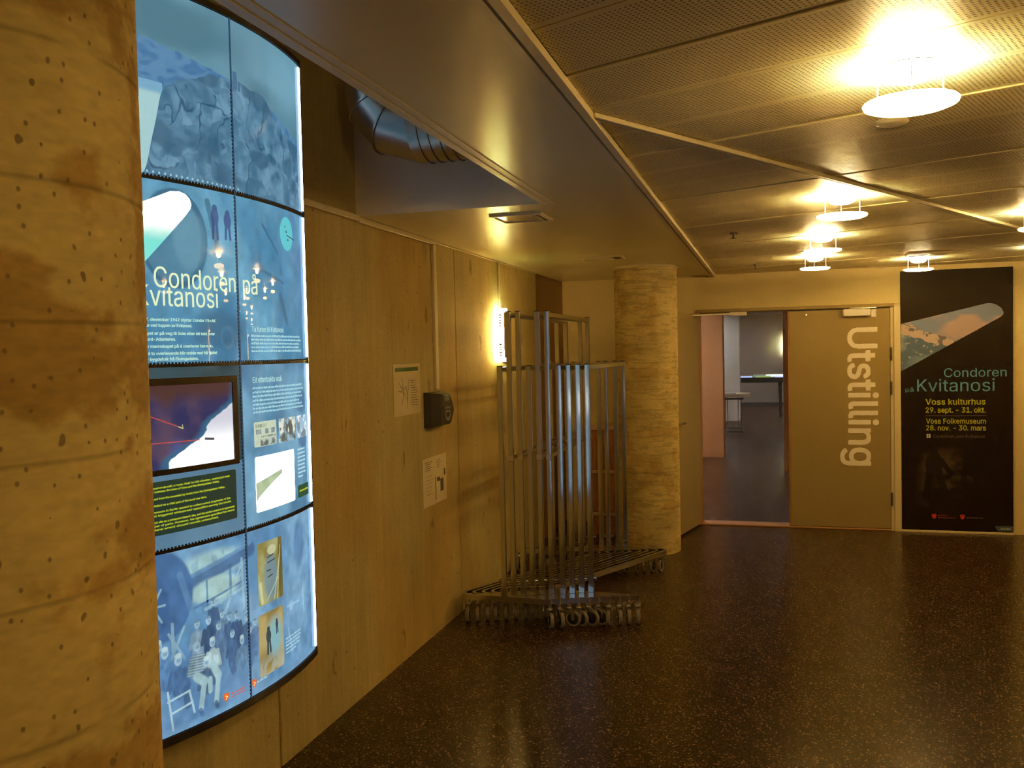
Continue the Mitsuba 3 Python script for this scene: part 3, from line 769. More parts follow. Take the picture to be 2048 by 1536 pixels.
heads = [('Ta turen til Kvitanosi', -0.092, 1.797, 0.020, 0.225), ('Eit ettertrakta vrak', -0.095, 1.609, 0.021, 0.203)]
put('heading_lettering', cat(*[text_line(t, s, z, h, L, BODY) for t, s, z, h, L in heads]), 'backlit', LB, emit=lin(176, 218, 214), weight=0.01)


def word_bars(rows, s0, s1, z0, z1, h, seed, last=1.0):
    r = np.random.default_rng(seed)
    out = []
    for i in range(rows):
        z = z1 - (z1 - z0) * i / max(rows - 1, 1)
        end = s0 + (s1 - s0) * (last if i == rows - 1 else r.uniform(0.92, 1.0))
        s = s0
        while s < end - 0.004:
            w = r.uniform(0.008, 0.028)
            e = min(s + w, end)
            q = s
            while q < e:
                q1 = min(q + r.uniform(0.0025, 0.004), e)
                hh = h * r.choice([0.72, 0.72, 1.0])
                out.append(sbox(q, z, q1, z + hh))
                q = q1 + 0.0012
            s = e + 0.0045
    return unary_union(out)


for rows, s0, s1, z0, z1, h, seed, last, col in ((5, -0.096, 0.315, 1.722, 1.778, 0.0085, 1, 0.98, (160, 206, 216)), (5, -0.098, 0.325, 1.524, 1.585, 0.0085, 2, 0.86, (160, 206, 216)), (2, -0.098, 0.325, 1.496, 1.510, 0.0085, 3, 0.97, (160, 206, 216)),
                                            (8, 0.235, 0.318, 1.212, 1.322, 0.0075, 4, 0.6, (184, 222, 232)), (5, 0.075, 0.205, 0.545, 0.600, 0.006, 5, 0.7, (168, 206, 214))):
    put('small_print', flat(word_bars(rows, s0, s1, z0, z1, h, seed, last), 0.0012)[0], 'backlit', LB, emit=lin(*col), weight=0.01, label='lines of small pale print')


def wing_picture(p, n, uv):
    s, z = sz(uv)
    return mix(C(120, 226, 214), C(252, 255, 246), smoothstep(2.085, 2.15, z + 0.02 * (fbm(s * 20, z * 20, 1, 3) - 0.5))) * mix((1.0, 1.0, 1.0), (1.6, 1.6, 1.6), smoothstep(2.10, 2.20, z))


wing = Polygon([(-0.70, 2.14), (-0.555, 2.208), (-0.454, 2.254), (-0.42, 2.258), (-0.395, 2.252), (-0.378, 2.238), (-0.371, 2.22), (-0.376, 2.205), (-0.398, 2.179), (-0.552, 2.021), (-0.62, 1.955), (-0.70, 1.90)]).buffer(-0.004).buffer(0.004)
m, uv = flat(wing)
put('wing_picture', m, 'backlit', LB, uv=uv, emit=proc(wing_picture), weight=0.05, label='white wing-shaped picture')
ell = affinity.scale(Point(0.19, 2.188).buffer(1.0, quad_segs=12), 0.058, 0.066)
put('map_disc', flat(ell)[0], 'backlit', LB, emit=lin(92, 196, 206), weight=0.01, label='turquoise disc')
put('map_mark', flat(unary_union([Point(0.185, 2.195).buffer(0.004), LineString([(0.19, 2.182), (0.26, 2.172)]).buffer(0.0015), Point(0.20, 2.165).buffer(0.004), Point(0.175, 2.215).buffer(0.003)]), 0.002)[0], 'blue_print', LB)

# screen
def screen_picture(p, n, uv):
    s, z = sz(uv)
    dark = mix(C(30, 34, 86), C(84, 62, 88), smoothstep(0.35, 0.7, fbm(s * 9, z * 9, 2, 4)))
    dark = mix(dark, C(72, 40, 44), smoothstep(1.53, 1.60, z + 0.05 * (fbm(s * 12, 3, 1, 3) - 0.5)))
    dark = mix(dark, C(62, 112, 200), smoothstep(0.48, 0.72, fbm(s * 10 + 5, z * 10, 6, 3)) * smoothstep(1.48, 1.38, z) * smoothstep(-0.42, -0.5, s))
    f = s + 0.018 * (fbm(s * 40, z * 60, 3, 4) - 0.5)
    curve = -0.338 + 0.155 * smoothstep(1.46, 1.58, z) - 0.155 * smoothstep(1.46, 1.36, z)
    shore = f - curve
    img = mix(dark, C(44, 96, 132), smoothstep(-0.05, -0.008, shore))
    snow = mix(C(206, 206, 220), C(250, 252, 255), smoothstep(1.50, 1.41, z)) * mix((1, 1, 1), (1.5, 1.5, 1.5), smoothstep(1.46, 1.36, z))
    img = mix(img, snow, smoothstep(-0.004, 0.004, shore) * smoothstep(1.572, 1.56, z + 0.01 * noise(s * 80, 2)))
    img = mix(img, C(196, 70, 70), dr.minimum(seg(s, z, -0.60, 1.535, -0.455, 1.478, 0.0016) + seg(s, z, -0.62, 1.432, -0.372, 1.427, 0.0016), 1))
    img = mix(img, C(190, 190, 130), dr.minimum(seg(s, z, -0.455, 1.478, -0.438, 1.471, 0.002) + seg(s, z, -0.438, 1.471, -0.44, 1.484, 0.0015), 1))
    img = mix(img, C(70, 70, 76), seg(s, z, -0.345, 1.428, -0.31, 1.424, 0.004))
    return dr.maximum(img, 0)


m, uv = flat(sbox(-0.690, 1.343, -0.213, 1.617), 0.0012)
put('screen', m, 'backlit', LB, uv=uv, emit=proc(screen_picture), weight=0.05, label='flat screen with a bright snowy slope')
bz = sbox(-0.705, 1.325, -0.190, 1.640).difference(sbox(-0.690, 1.343, -0.213, 1.617))
put('screen_bezel', flat(bz, 0.001, 0.006)[0], two(princ((0.02, 0.013, 0.010), 0.3)), LB)
put('text_board', flat(rrect(-0.70, 1.131, -0.207, 1.306, 0.006), 0.0012)[0], 'backlit', LB, emit=lin(18, 44, 36), weight=0.01, label='dark green text board')
GY = lin(186, 196, 40)
green = [('Two engines of this reconnaissance aircraft, a Focke-Wulf Fw 200 «Condor», crashed just south', -0.695, 1.283, 0.455), ('of the mountain, halfway and between the town of Voss and the Eksingedalen Valley.', -0.695, 1.271, 0.405), ('The two survivors were rescued from the mountain by locals from the Eksingedalen Valley.', -0.695, 1.248, 0.43),
         ('The wreck has often been visited as a vital part of the local war time.', -0.695, 1.226, 0.345), ('The Deutsches Technikmuseum in Berlin wanted to collect wreck fragments of the', -0.695, 1.205, 0.455), ('same type. This request triggered widespread opposition among the locals.', -0.695, 1.193, 0.46),
         ('The owners regarded the wreck site as a protected historic site, and the parties entered an agreement', -0.695, 1.172, 0.475), ('to collect a limited number of parts. However, the agreement specified the wreck', -0.695, 1.160, 0.475), ('that the rest of the plane wreck should remain untouched.', -0.695, 1.148, 0.395)]
put('board_lettering', cat(*[text_line(t, s, z, 0.0066, L, GY, True, d=0.0024) for t, s, z, L in green]), 'backlit', LB, emit=GY, weight=0.01, label='yellow-green lettering')


# picture cards
def card(poly, fn, label, d=0.0012):
    m, uv = flat(poly, d)
    return put('picture_card', m, 'backlit', LB, uv=uv, emit=proc(fn), weight=0.01, label=label)


def news_fn(p, n, uv):
    s, z = sz(uv)
    c = mix(C(200, 214, 188), C(186, 202, 180), noise(s * 90, z * 90))
    rows = dr.select(dr.sin(z * 1500) > 0.2, 1.0, 0.0) * smoothstep(0.25, 0.5, noise(s * 160, z * 40))
    head = dr.select((z > 1.441) & (z < 1.454) & (s > -0.088) & (s < -0.005), 1.0, 0.0) * smoothstep(0.3, 0.6, noise(s * 220, 5))
    c = mix(c, C(128, 136, 118), 0.8 * head)
    for x0, x1 in ((-0.086, -0.052), (-0.028, -0.004), (0.014, 0.040)):
        ph = dr.select((z > 1.416) & (z < 1.435) & (s > x0) & (s < x1), 1.0, 0.0)
        c = mix(c, mix(C(104, 118, 122), C(166, 180, 176), fbm(s * 60, z * 60, 4, 3)), ph)
    c = mix(c, C(120, 128, 118), dr.select((z > 1.402) & (z < 1.410) & (s > -0.06) & (s < 0.046), 0.8, 0.0) * smoothstep(0.25, 0.5, noise(s * 240, 9)))
    c = mix(c, C(150, 164, 150), dr.select((z < 1.412) & (z > 1.376) & (s > -0.090) & (s < -0.066), 0.6, 0.0) * rows)
    ph = (z < 1.398) & (z > 1.372) & (s > -0.06) & (s < 0.047)
    return dr.select(ph, mix(C(92, 102, 100), C(182, 196, 186), smoothstep(0.35, 0.65, fbm(s * 40, z * 50, 2, 3))), c)


def photo_fn(seed, cols):
    def fn(p, n, uv):
        s, z = sz(uv)
        v = fbm(s * 24 + seed, z * 26, seed, 4)
        c = mix(C(*cols[0]), C(*cols[1]), smoothstep(0.32, 0.5, v))
        return mix(c, C(*cols[2]), smoothstep(0.52, 0.62, fbm(s * 40, z * 34 + seed, 3, 3)))
    return fn


def white_fn(p, n, uv):
    s, z = sz(uv)
    up_ = 1.236 + 0.030 * (s + 0.10) / 0.165
    lo = 1.168 + 0.085 * dr.power(dr.maximum((s + 0.094) / 0.18, 0.0), 0.75)
    inside = smoothstep(-0.002, 0.002, up_ - z) * smoothstep(-0.002, 0.002, z - lo) * dr.select((s > -0.094) & (s < 0.085), 1.0, 0.0)
    return mix(C(255, 255, 255) * 2.2, mix(C(148, 168, 128), C(196, 212, 176), fbm(s * 30, z * 30, 2, 3)), inside)


def cabin_fn(p, n, uv):
    s, z = sz(uv)
    c = mix(C(132, 124, 64), C(168, 168, 116), smoothstep(0.3, 0.7, fbm(s * 14, z * 12, 3, 3)))
    c = mix(c, C(108, 138, 150), 0.9 * oval(s, z, -0.02, 0.87, 0.045, 0.09, 0.3))
    c = mix(c, C(88, 72, 30), 0.8 * dr.select(s > 0.035, 1.0, 0.0))
    c = mix(c, C(196, 200, 160), 0.8 * oval(s, z, -0.01, 0.975, 0.03, 0.018, 0.1))
    lines = seg(s, z, -0.04, 0.95, 0.0, 0.955, 0.0025) + seg(s, z, -0.04, 0.93, 0.01, 0.935, 0.0025) + seg(s, z, -0.045, 0.90, -0.02, 0.90, 0.0025) + seg(s, z, -0.04, 0.875, -0.01, 0.88, 0.0025)
    c = mix(c, C(52, 66, 72), dr.minimum(lines, 1))
    bright = seg(s, z, 0.0, 0.785, 0.045, 0.95, 0.0025) + seg(s, z, -0.05, 0.79, 0.03, 0.86, 0.002) + seg(s, z, -0.09, 0.86, -0.08, 0.79, 0.008) + seg(s, z, 0.02, 0.78, 0.05, 0.98, 0.002)
    return mix(c, C(196, 204, 160), 0.85 * dr.minimum(bright, 1))


def walkers_fn(p, n, uv):
    s, z = sz(uv)
    c = mix(C(132, 112, 58), C(176, 160, 104), smoothstep(0.3, 0.7, fbm(s * 12, z * 9, 6, 3)))
    c = mix(c, C(120, 176, 190), 0.9 * oval(s, z, -0.005, 0.64, 0.05, 0.07, 0.5))
    c = mix(c, C(168, 178, 168), 0.6 * smoothstep(0.6, 0.54, z) * smoothstep(0.4, 0.6, fbm(s * 40, z * 30, 1, 3)))
    for cx_, top_, h in ((-0.048, 0.690, 0.10), (0.010, 0.704, 0.055)):
        w = 0.16 * h
        man = oval(s, z, cx_, top_ - 0.08 * h, 0.075 * h + 0.002, 0.09 * h) + oval(s, z, cx_, top_ - 0.35 * h, w, 0.25 * h) + seg(s, z, cx_ - 0.05 * h, top_ - 0.5 * h, cx_ - 0.07 * h, top_ - h, 0.055 * h) + seg(s, z, cx_ + 0.06 * h, top_ - 0.5 * h, cx_ + 0.12 * h, top_ - 0.97 * h, 0.055 * h)
        c = mix(c, C(34, 52, 64), 0.95 * dr.minimum(man, 1))
    return c


card(rrect(-0.097, 1.370, 0.052, 1.463, 0.006), news_fn, 'pale newspaper page print')
card(rrect(0.073, 1.370, 0.219, 1.463, 0.006), photo_fn(3, ((90, 98, 92), (150, 180, 196), (222, 226, 206))), 'photo print of wreckage parts')
card(rrect(0.230, 1.372, 0.345, 1.462, 0.006), photo_fn(8, ((120, 140, 150), (160, 190, 215), (232, 240, 240))), 'photo print of a pale wreck piece')
card(rrect(-0.097, 1.128, 0.196, 1.334, 0.008), white_fn, 'white card with a greenish wing drawing')
card(rrect(-0.102, 0.778, 0.064, 1.012, 0.010), cabin_fn, 'yellowish photo print of an aircraft cabin')
card(rrect(-0.108, 0.512, 0.058, 0.745, 0.010), walkers_fn, 'yellowish photo print of two walkers in snow light')
put('tag_board', flat(rrect(0.226, 1.130, 0.345, 1.180, 0.003), 0.0012)[0], 'backlit', LB, emit=lin(34, 74, 52), weight=0.01)
put('tag_lettering', flat(word_bars(1, 0.24, 0.335, 1.153, 1.153, 0.007, 9), 0.0024)[0], 'backlit', LB, emit=lin(190, 200, 40), weight=0.01)


def shield(x, y, h):
    w = 0.8 * h
    return Polygon([(x - w / 2, y + h / 2), (x + w / 2, y + h / 2), (x + w / 2, y), (x + 0.3 * w, y - 0.32 * h), (x, y - h / 2), (x - 0.3 * w, y - 0.32 * h), (x - w / 2, y)])


OR = lin(226, 104, 40)
for x, y in ((-0.291, 0.511), (-0.144, 0.508)):
    sh = shield(x, y, 0.030)
    put('crest', flat(sh, 0.0014)[0], 'backlit', LB, emit=OR, weight=0.01, label='small orange crest')
    put('crest_mark', flat(unary_union([LineString([(x - 0.004, y + 0.006), (x + 0.005, y + 0.002), (x - 0.003, y - 0.006)]).buffer(0.0016)]), 0.0026)[0], 'backlit', LB, emit=lin(250, 214, 150), weight=0.01)
put('crest_lettering', flat(word_bars(2, -0.266, -0.19, 0.501, 0.512, 0.006, 11), 0.0014)[0], 'backlit', LB, emit=lin(190, 100, 90), weight=0.01)
put('crest_lettering', flat(word_bars(1, -0.128, -0.06, 0.505, 0.505, 0.006, 12), 0.0014)[0], 'backlit', LB, emit=lin(170, 205, 220), weight=0.01)
# brackets from the box to the wall
for z in (0.7, 1.7, 2.7):
    put('bracket', box(XW, -1.86, 2.9, 2.94, z, z + 0.04), 'black_frame', LB)
# ------------------------------------------------------------------ garment racks (Z base, nested)
def fillet(pts, r, n=7):
    pts = [np.array(p, float) for p in pts]
    out = [pts[0]]
    for a, b, c in zip(pts[:-2], pts[1:-1], pts[2:]):
        u, v = (a - b) / np.linalg.norm(a - b), (c - b) / np.linalg.norm(c - b)
        half = math.acos(np.clip(u @ v, -1, 1)) / 2
        t = r / math.tan(half)
        p0, p1 = b + u * t, b + v * t
        ctr = b + (u + v) / np.linalg.norm(u + v) * (r / math.sin(half))
        a0 = math.atan2(*(p0 - ctr)[::-1]); a1 = math.atan2(*(p1 - ctr)[::-1])
        da = (a1 - a0 + math.pi) % (2 * math.pi) - math.pi
        for k in range(n + 1):
            q = a0 + da * k / n
            out.append(ctr + r * np.array([math.cos(q), math.sin(q)]))
    out.append(pts[-1])
    return out


LEN = 1.325
ZB0, ZB1 = 0.138, 0.172
base_path = LineString(fillet([(0.30, 0), (-0.31, 0), (0.285, LEN), (-0.35, LEN)], 0.045))
BASE = mikit.ply(extr(base_path.buffer(0.0105, cap_style=2, join_style=1), ZB1 - ZB0, 'z', ZB0), 'zinc', 35)


def crown(w, d, b=0.0003, n=4):
    """tube section with gently crowned faces"""
    pts = []
    for (ax, ay), (bx_, by_) in zip([(-1, -1), (1, -1), (1, 1), (-1, 1)], [(1, -1), (1, 1), (-1, 1), (-1, -1)]):
        p0, p1 = np.array([ax * w / 2, ay * d / 2]), np.array([bx_ * w / 2, by_ * d / 2])
        nn = np.array([(p1 - p0)[1], -(p1 - p0)[0]]); nn /= np.linalg.norm(nn)
        L = np.linalg.norm(p1 - p0)
        for t in np.linspace(0.06, 0.94, n):
            pts.append(p0 + (p1 - p0) * t + nn * b * (L / w) * (1 - (2 * t - 1) ** 2))
    return Polygon(pts)


FAR = -0.05                       # the far end stands a little to the left of the near one


def fx(y):
    return FAR * y / LEN


def post(x, y, z0, z1):
    m = extr(affinity.translate(crown(0.032, 0.022), x, y), z1 - z0, 'z', z0)
    return m


def rail_y(z, y0, y1, x=0.0, w=0.024, h=0.030):
    m = bevel(x - w / 2, x + w / 2, y0, y1, z - h, z, 0.003)
    m.vertices[:, 0] += fx(m.vertices[:, 1])
    return m


SHORT, TALL = 1.612, 1.950
PARTS = {}
for nm, top in (('s', SHORT), ('t', TALL)):
    lst = [('base', BASE)]
    for y in (0.0, LEN):
        lst.append(('upright', mikit.ply(post(fx(y), y, ZB1, top), 'zinc', 30)))
        lst.append(('socket', mikit.ply(bevel(fx(y) - 0.019, fx(y) + 0.019, y - 0.0135, y + 0.0135, ZB1, 0.225, 0.002), 'zinc', 30)))
        lst.append(('end_cap', mikit.ply(bevel(fx(y) - 0.0165, fx(y) + 0.0165, y - 0.0115, y + 0.0115, top, top + 0.006, 0.002), 'dark_grey', 30)))
        lst.append(('thumb_screw', mikit.ply(cat(cyl((fx(y) + 0.016, y, 0.262), (fx(y) + 0.034, y, 0.262), 0.004, 8), box(fx(y) + 0.030, fx(y) + 0.036, y - 0.003, y + 0.003, 0.250, 0.276)), 'zinc_bright', False)))
    lst.append(('top_rail', mikit.ply(rail_y(top - 0.004, 0.011, LEN - 0.011), 'zinc', 30)))
    if nm == 't':
        lst.append(('lower_rail', mikit.ply(rail_y(1.055, 0.011, LEN - 0.011, 0.0, 0.022, 0.026), 'zinc', 30)))
        for y in (0.0, LEN):
            lst.append(('clamp', mikit.ply(bevel(fx(y) - 0.0195, fx(y) + 0.0195, y - 0.014, y + 0.014, 1.02, 1.06, 0.003), 'zinc_bright', 30)))
    PARTS[nm] = lst

WHEEL_T = mikit.ply(trimesh.creation.revolve([[0.036, -0.011], [0.046, -0.012], [0.0495, -0.008], [0.0495, 0.008], [0.046, 0.012], [0.036, 0.011], [0.036, -0.011]], sections=28), 'tyre_grey', 40)
WHEEL_H = mikit.ply(trimesh.creation.revolve([[0, -0.010], [0.014, -0.0115], [0.036, -0.008], [0.036, 0.008], [0.014, 0.0115], [0, 0.010]], sections=24), 'black_plastic', 40)
fork_p = Polygon([(-0.010, -0.008), (0.008, -0.010), (0.016, 0.045), (0.044, 0.056), (0.044, 0.066), (-0.016, 0.066), (-0.016, 0.05)])
fork = cat(extr(affinity.translate(fork_p, 0, 0), 0.002, 'z', 0.0135), extr(fork_p, 0.002, 'z', -0.0155))
fork = cat(fork, box(-0.016, 0.044, 0.062, 0.066, -0.0155, 0.0155), cyl((0, 0, -0.018), (0, 0, 0.018), 0.006, 10))
FORK = mikit.ply(fork, 'zinc', 30)
STEM = mikit.ply(cat(lathe([[0, 0.108], [0.020, 0.108], [0.022, 0.114], [0.020, 0.120], [0.012, 0.122], [0.012, 0.138], [0, 0.138]], 20)), 'zinc_bright', 40)


def caster(k, pre, yaw):
    """pre: transform of the pivot on the floor; the wheel trails 0.028 behind it"""
    key = free(k + '__caster')
    labels.setdefault(key, {})
    del labels[key]
    tw = pre @ T().rotate([0, 0, 1], yaw)
    wh = tw @ T().translate([-0.028, 0, 0.0495]) @ T().rotate([1, 0, 0], 90)
    scene[key] = {**STEM, 'to_world': tw}
    put('tyre', WHEEL_T, None, key, tw=wh)
    put('hub', WHEEL_H, None, key, tw=wh)
    put('fork', FORK, None, key, tw=wh)
    return key


types = ['s', 't', 't', 's', 't', 't', 's', 's', 's', 's']
turn = [-2.2, -2.0, -2.3, -2.1, -1.9, -1.8, -2.2, -2.0, -2.6, -2.7]
front_yaw = [118, 122, 172, 150, 160, 165, 96, 112, 108, 104]
rack_lab = ['low shiny rack standing leftmost in the nest of racks, nearest the wall lamp', 'tall shiny rack, leftmost of the four tall ones in the nest', 'tall shiny rack, second from the left of the four tall ones in the nest',
            'low shiny rack squeezed between the two pairs of tall racks', 'tall shiny rack, third from the left of the four tall ones in the nest', 'tall shiny rack, rightmost of the four tall ones in the nest',
            'low shiny rack just right of the tall racks in the nest', 'low shiny rack third from the right end of the nest', 'low shiny rack second from the right end of the nest', 'low shiny rack at the right end of the nest, nearest the round column']
for i in range(10):
    k = thing('garment_rack', rack_lab[i], 'garment rack', 'zinc garment racks nested together')
    x, y = -1.612 + 0.0555 * i + (0.012 if i >= 6 else 0), 5.268 + 0.0228 * i
    base = T().translate([x, y, 0]) @ T().rotate([0, 0, 1], turn[i])
    for nm, d in PARTS[types[i]]:
        put(nm, d, None, k, tw=base)
    caster(k, base @ T().translate([0.292, 0, 0]), front_yaw[i])
    caster(k, base @ T().translate([-0.245, 0.006, 0]), 100 + 4 * (i % 3))
    caster(k, base @ T().translate([0.225, LEN - 0.006, 0]), 80 + 5 * (i % 4))
    caster(k, base @ T().translate([-0.34, LEN, 0]), 96 + 3 * (i % 3))

# ------------------------------------------------------------------ crates behind the racks
for i, lab in enumerate(('reddish wooden crate at the bottom of the stack behind the racks', 'reddish wooden crate in the middle of the stack behind the racks', 'reddish wooden crate topmost in the stack behind the racks')):
    k = thing('wooden_crate', lab, 'crate', 'wooden crates stacked behind the racks')
    z0 = [0.0, 0.215, 0.605][i]
    z1 = [0.213, 0.603, 1.0][i]
    put('body', bevel(-1.60, -1.285, 7.99, 8.38, z0, z1 - 0.03, 0.004), 'crate_wood', k)
    put('lid', bevel(-1.612, -1.273, 7.975, 8.392, z1 - 0.03, z1, 0.004), 'crate_rim', k, label='pale lid')

# ------------------------------------------------------------------ double door
struct('trim_4', cat(bevel(1.075, 1.131, YB - 0.03, YB + 0.16, 0, 2.045 + 0.02, 0.003), bevel(1.048, 1.075, YB - 0.005, YB + 0.16, 0, 2.045, 0.002)), 'white_paint', 'cream door jamb between the grey leaf and the poster', 'trim')
struct('trim_5', cat(bevel(-0.665, 1.131, YB - 0.03, YB, 2.035, 2.065, 0.003), box(-0.64, 1.05, YB, YB + 0.16, 2.03, 2.046)), 'door_olive', 'narrow head casing over the double door', 'trim')
struct('trim_6', bevel(-0.668, -0.636, YB - 0.03, YB + 0.16, 0, 2.06, 0.003), 'door_edge', 'brown left jamb of the double door', 'trim')
struct('trim_7', bevel(-0.64, 1.05, YB - 0.02, YB + 0.16, 0, 0.016, 0.004), 'oak', 'orange wooden threshold under the double door', 'trim')
D1 = struct('door_1', bevel(0.178, 1.044, YB - 0.012, YB + 0.03, 0.02, 2.022, 0.003), 'door_olive', 'closed olive grey door leaf with large white lettering', 'door')
m = tx('Utstilling', 0.240, 1.262, True, 0.0012)
v = m.vertices.copy()
put('lettering', trimesh.Trimesh(np.stack([0.693 + v[:, 1], YB - 0.012 - v[:, 2], 1.855 - v[:, 0]], 1), m.faces, process=False), 'vinyl_white', D1, label='large white lettering reading downwards')
put('meeting_edge', bevel(0.163, 0.180, YB - 0.014, YB + 0.032, 0.02, 2.022, 0.002), 'door_edge', D1, label='brown wooden edge')
c = free(D1 + '__closer')
put('closer', bevel(0.645, 0.878, YB - 0.06, YB - 0.012, 1.958, 2.024, 0.006), 'vinyl_white', D1, label='white door closer')
put('cover', bevel(0.886, 0.930, YB - 0.020, YB - 0.012, 1.945, 2.020, 0.002), 'vinyl_white', c)
put('arm', bevel(0.70, 0.93, YB - 0.05, YB - 0.035, 2.026, 2.036, 0.002), 'zinc', c)
for z in (1.61, 1.30, 0.29):
    put('hinge', cyl((1.052, YB - 0.02, z - 0.06), (1.052, YB - 0.02, z + 0.06), 0.008, 12), 'dark_grey', D1, smooth=40)
put('screw_cap', cyl((0.33, YB - 0.018, 1.985), (0.33, YB - 0.012, 1.985), 0.008, 12), 'zinc', D1)
# open leaf, hinged on the left jamb and swung into the hall
hx, hy = -0.640, YB - 0.02
ang = math.degrees(math.atan2(-0.655, -0.150))
L = 0.80
leaf = bevel(0, L, -0.042, 0, 0.02, 2.022, 0.003)
RZ = trimesh.transformations.rotation_matrix(math.radians(ang), [0, 0, 1])


def onleaf(m):
    m = m.copy()
    m.apply_transform(RZ)
    m.apply_translation([hx, hy, 0])
    return m


D2 = struct('door_2', onleaf(leaf), 'door_olive', 'brown door leaf standing open beside the round column', 'door')
h_ = free(D2 + '__handle')
put('handle', onleaf(cat(cyl((L - 0.07, 0, 1.03), (L - 0.07, 0.05, 1.03), 0.009, 12), cyl((L - 0.07, 0.048, 1.03), (L - 0.19, 0.048, 1.03), 0.009, 12))), 'zinc_bright', D2, smooth=40, label='metal lever handle')
put('rose', onleaf(cyl((L - 0.07, 0, 1.03), (L - 0.07, 0.007, 1.03), 0.026, 20)), 'zinc', h_, smooth=40)
put('lock', onleaf(cyl((L - 0.07, 0, 0.95), (L - 0.07, 0.008, 0.95), 0.014, 16)), 'zinc', D2, smooth=40)
put('closer_arm', cat(cyl((-0.70, 8.42, 2.005), (-0.30, 8.58, 2.015), 0.008, 10), bevel(-0.36, -0.20, 8.57, 8.62, 1.995, 2.03, 0.004)), 'vinyl_white', D2, label='white closer arm')

# ------------------------------------------------------------------ poster
def poster_fn(p, n, uv):
    x, z = p.x, p.z
    c = mi.Color3f(0.0055, 0.0026, 0.002) * (1 + 0.5 * (fbm(x * 7, z * 7, 1, 3) - 0.5))
    snow = smoothstep(0.42, 0.66, fbm(x * 5, z * 6, 4, 4)) * smoothstep(0.85, 0.65, z) * smoothstep(0.20, 0.34, z) * smoothstep(1.22, 1.36, x) * smoothstep(1.92, 1.76, x)
    c = mix(c, mi.Color3f(0.055, 0.036, 0.028), 0.8 * snow)
    for cx_, top_, h in ((1.40, 0.76, 0.42), (1.68, 0.77, 0.30)):
        man = oval(x, z, cx_, top_ - 0.07 * h, 0.07 * h, 0.085 * h) + oval(x, z, cx_, top_ - 0.33 * h, 0.17 * h, 0.24 * h) + seg(x, z, cx_ - 0.08 * h, top_ - 0.5 * h, cx_ - 0.14 * h, top_ - h, 0.075 * h) + seg(x, z, cx_ + 0.09 * h, top_ - 0.5 * h, cx_ + 0.2 * h, top_ - 0.95 * h, 0.075 * h) + seg(x, z, cx_ + 0.14 * h, top_ - 0.25 * h, cx_ + 0.33 * h, top_ - 0.55 * h, 0.05 * h)
        c = mix(c, mi.Color3f(0.004, 0.003, 0.003), 0.9 * dr.minimum(man, 1))
    return dr.maximum(c, 0.0)


def alp_fn(p, n, uv):
    x, z = p.x, p.z
    skyc = mix(mi.Color3f(0.42, 0.33, 0.42), mi.Color3f(0.17, 0.24, 0.48), smoothstep(0.42, 0.62, fbm(x * 3 + 1, z * 6, 2, 4)))
    ridge = 1.895 - 0.40 * (x - 1.13) + 0.035 * (fbm(x * 18, 2, 1, 4) - 0.5)
    snow = mix(mi.Color3f(0.48, 0.40, 0.46), mi.Color3f(0.13, 0.13, 0.22), smoothstep(0.56, 0.66, fbm(x * 26, z * 34, 5, 4)))
    low = 1.80 - 0.36 * (x - 1.13) + 0.05 * (fbm(x * 14, 6, 3, 4) - 0.5)
    val = mix(mi.Color3f(0.07, 0.13, 0.27), mi.Color3f(0.15, 0.24, 0.42), smoothstep(0.36, 0.66, fbm(x * 9, z * 9, 7, 5)))
    val = mix(val, mi.Color3f(0.30, 0.32, 0.40), smoothstep(0.62, 0.72, fbm(x * 34, z * 40, 9, 4)))
    c = dr.select(z > ridge, skyc, snow)
    return dr.select(z < low, val, c)


scene['poster_black'] = two(princ(proc(poster_fn), 0.5, spec=0.12))
scene['poster_alps'] = two(princ(proc(alp_fn), 0.45, spec=0.35))
PO = thing('exhibition_poster', 'tall black exhibition poster with a wing-shaped mountain picture, right of the door', 'poster')
PY = YB - 0.022
put('board', bevel(1.133, 2.036, PY, YB, 0.020, 2.347, 0.002), 'poster_black', PO)
put('foot_strip', bevel(1.131, 2.038, PY - 0.006, YB, 0.0, 0.020, 0.002), 'white_paint', PO, label='pale strip under the poster')
wp = Polygon([(1.134, 1.876), (1.836, 2.038), (1.87, 2.036), (1.905, 2.022), (1.945, 1.99), (1.962, 1.955), (1.957, 1.932), (1.940, 1.915), (1.134, 1.450)])
put('wing_picture', extr(wp, 0.0012, 'y', PY - 0.0012), 'poster_alps', PO, label='wing-shaped mountain picture')


def wall_text(t, x, z, h, L, bold=False, d=0.001):
    m = tx(t, h, L, bold, d)
    v = m.vertices
    return trimesh.Trimesh(np.stack([x + v[:, 0], PY - v[:, 2], z + v[:, 1]], 1), m.faces, process=False)


put('title_lettering', wall_text('Condoren', 1.486, 1.395, 0.076, 0.498), 'teal_print', PO, label='grey-green title lettering')
put('title_lettering', wall_text('Kvitanosi', 1.265, 1.268, 0.108, 0.626), 'teal_print', PO, label='grey-green title lettering')
put('title_lettering', wall_text('på', 1.169, 1.268, 0.034, 0.068), 'teal_print', PO, label='small grey-green title word')
for t, x, z, h in (('Voss kulturhus', 1.334, 1.150, 0.050), ('29. sept. - 31. okt.', 1.334, 1.079, 0.046), ('Voss Folkemuseum', 1.337, 0.981, 0.044), ('28. nov. - 30. mars', 1.337, 0.920, 0.044)):
    put('date_lettering', wall_text(t, x, z, h, 0.484, True), 'yellow_print', PO, label='yellow lettering')
put('rule', box(1.333, 1.823, PY - 0.001, PY, 1.047, 1.052), 'grey_print', PO)
put('web_lettering', wall_text('Condoren paa Kvitanosi', 1.398, 0.853, 0.030, 0.415), 'grey_print', PO)
put('web_icon', box(1.341, 1.373, PY - 0.001, PY, 0.851, 0.887), 'white_print', PO)
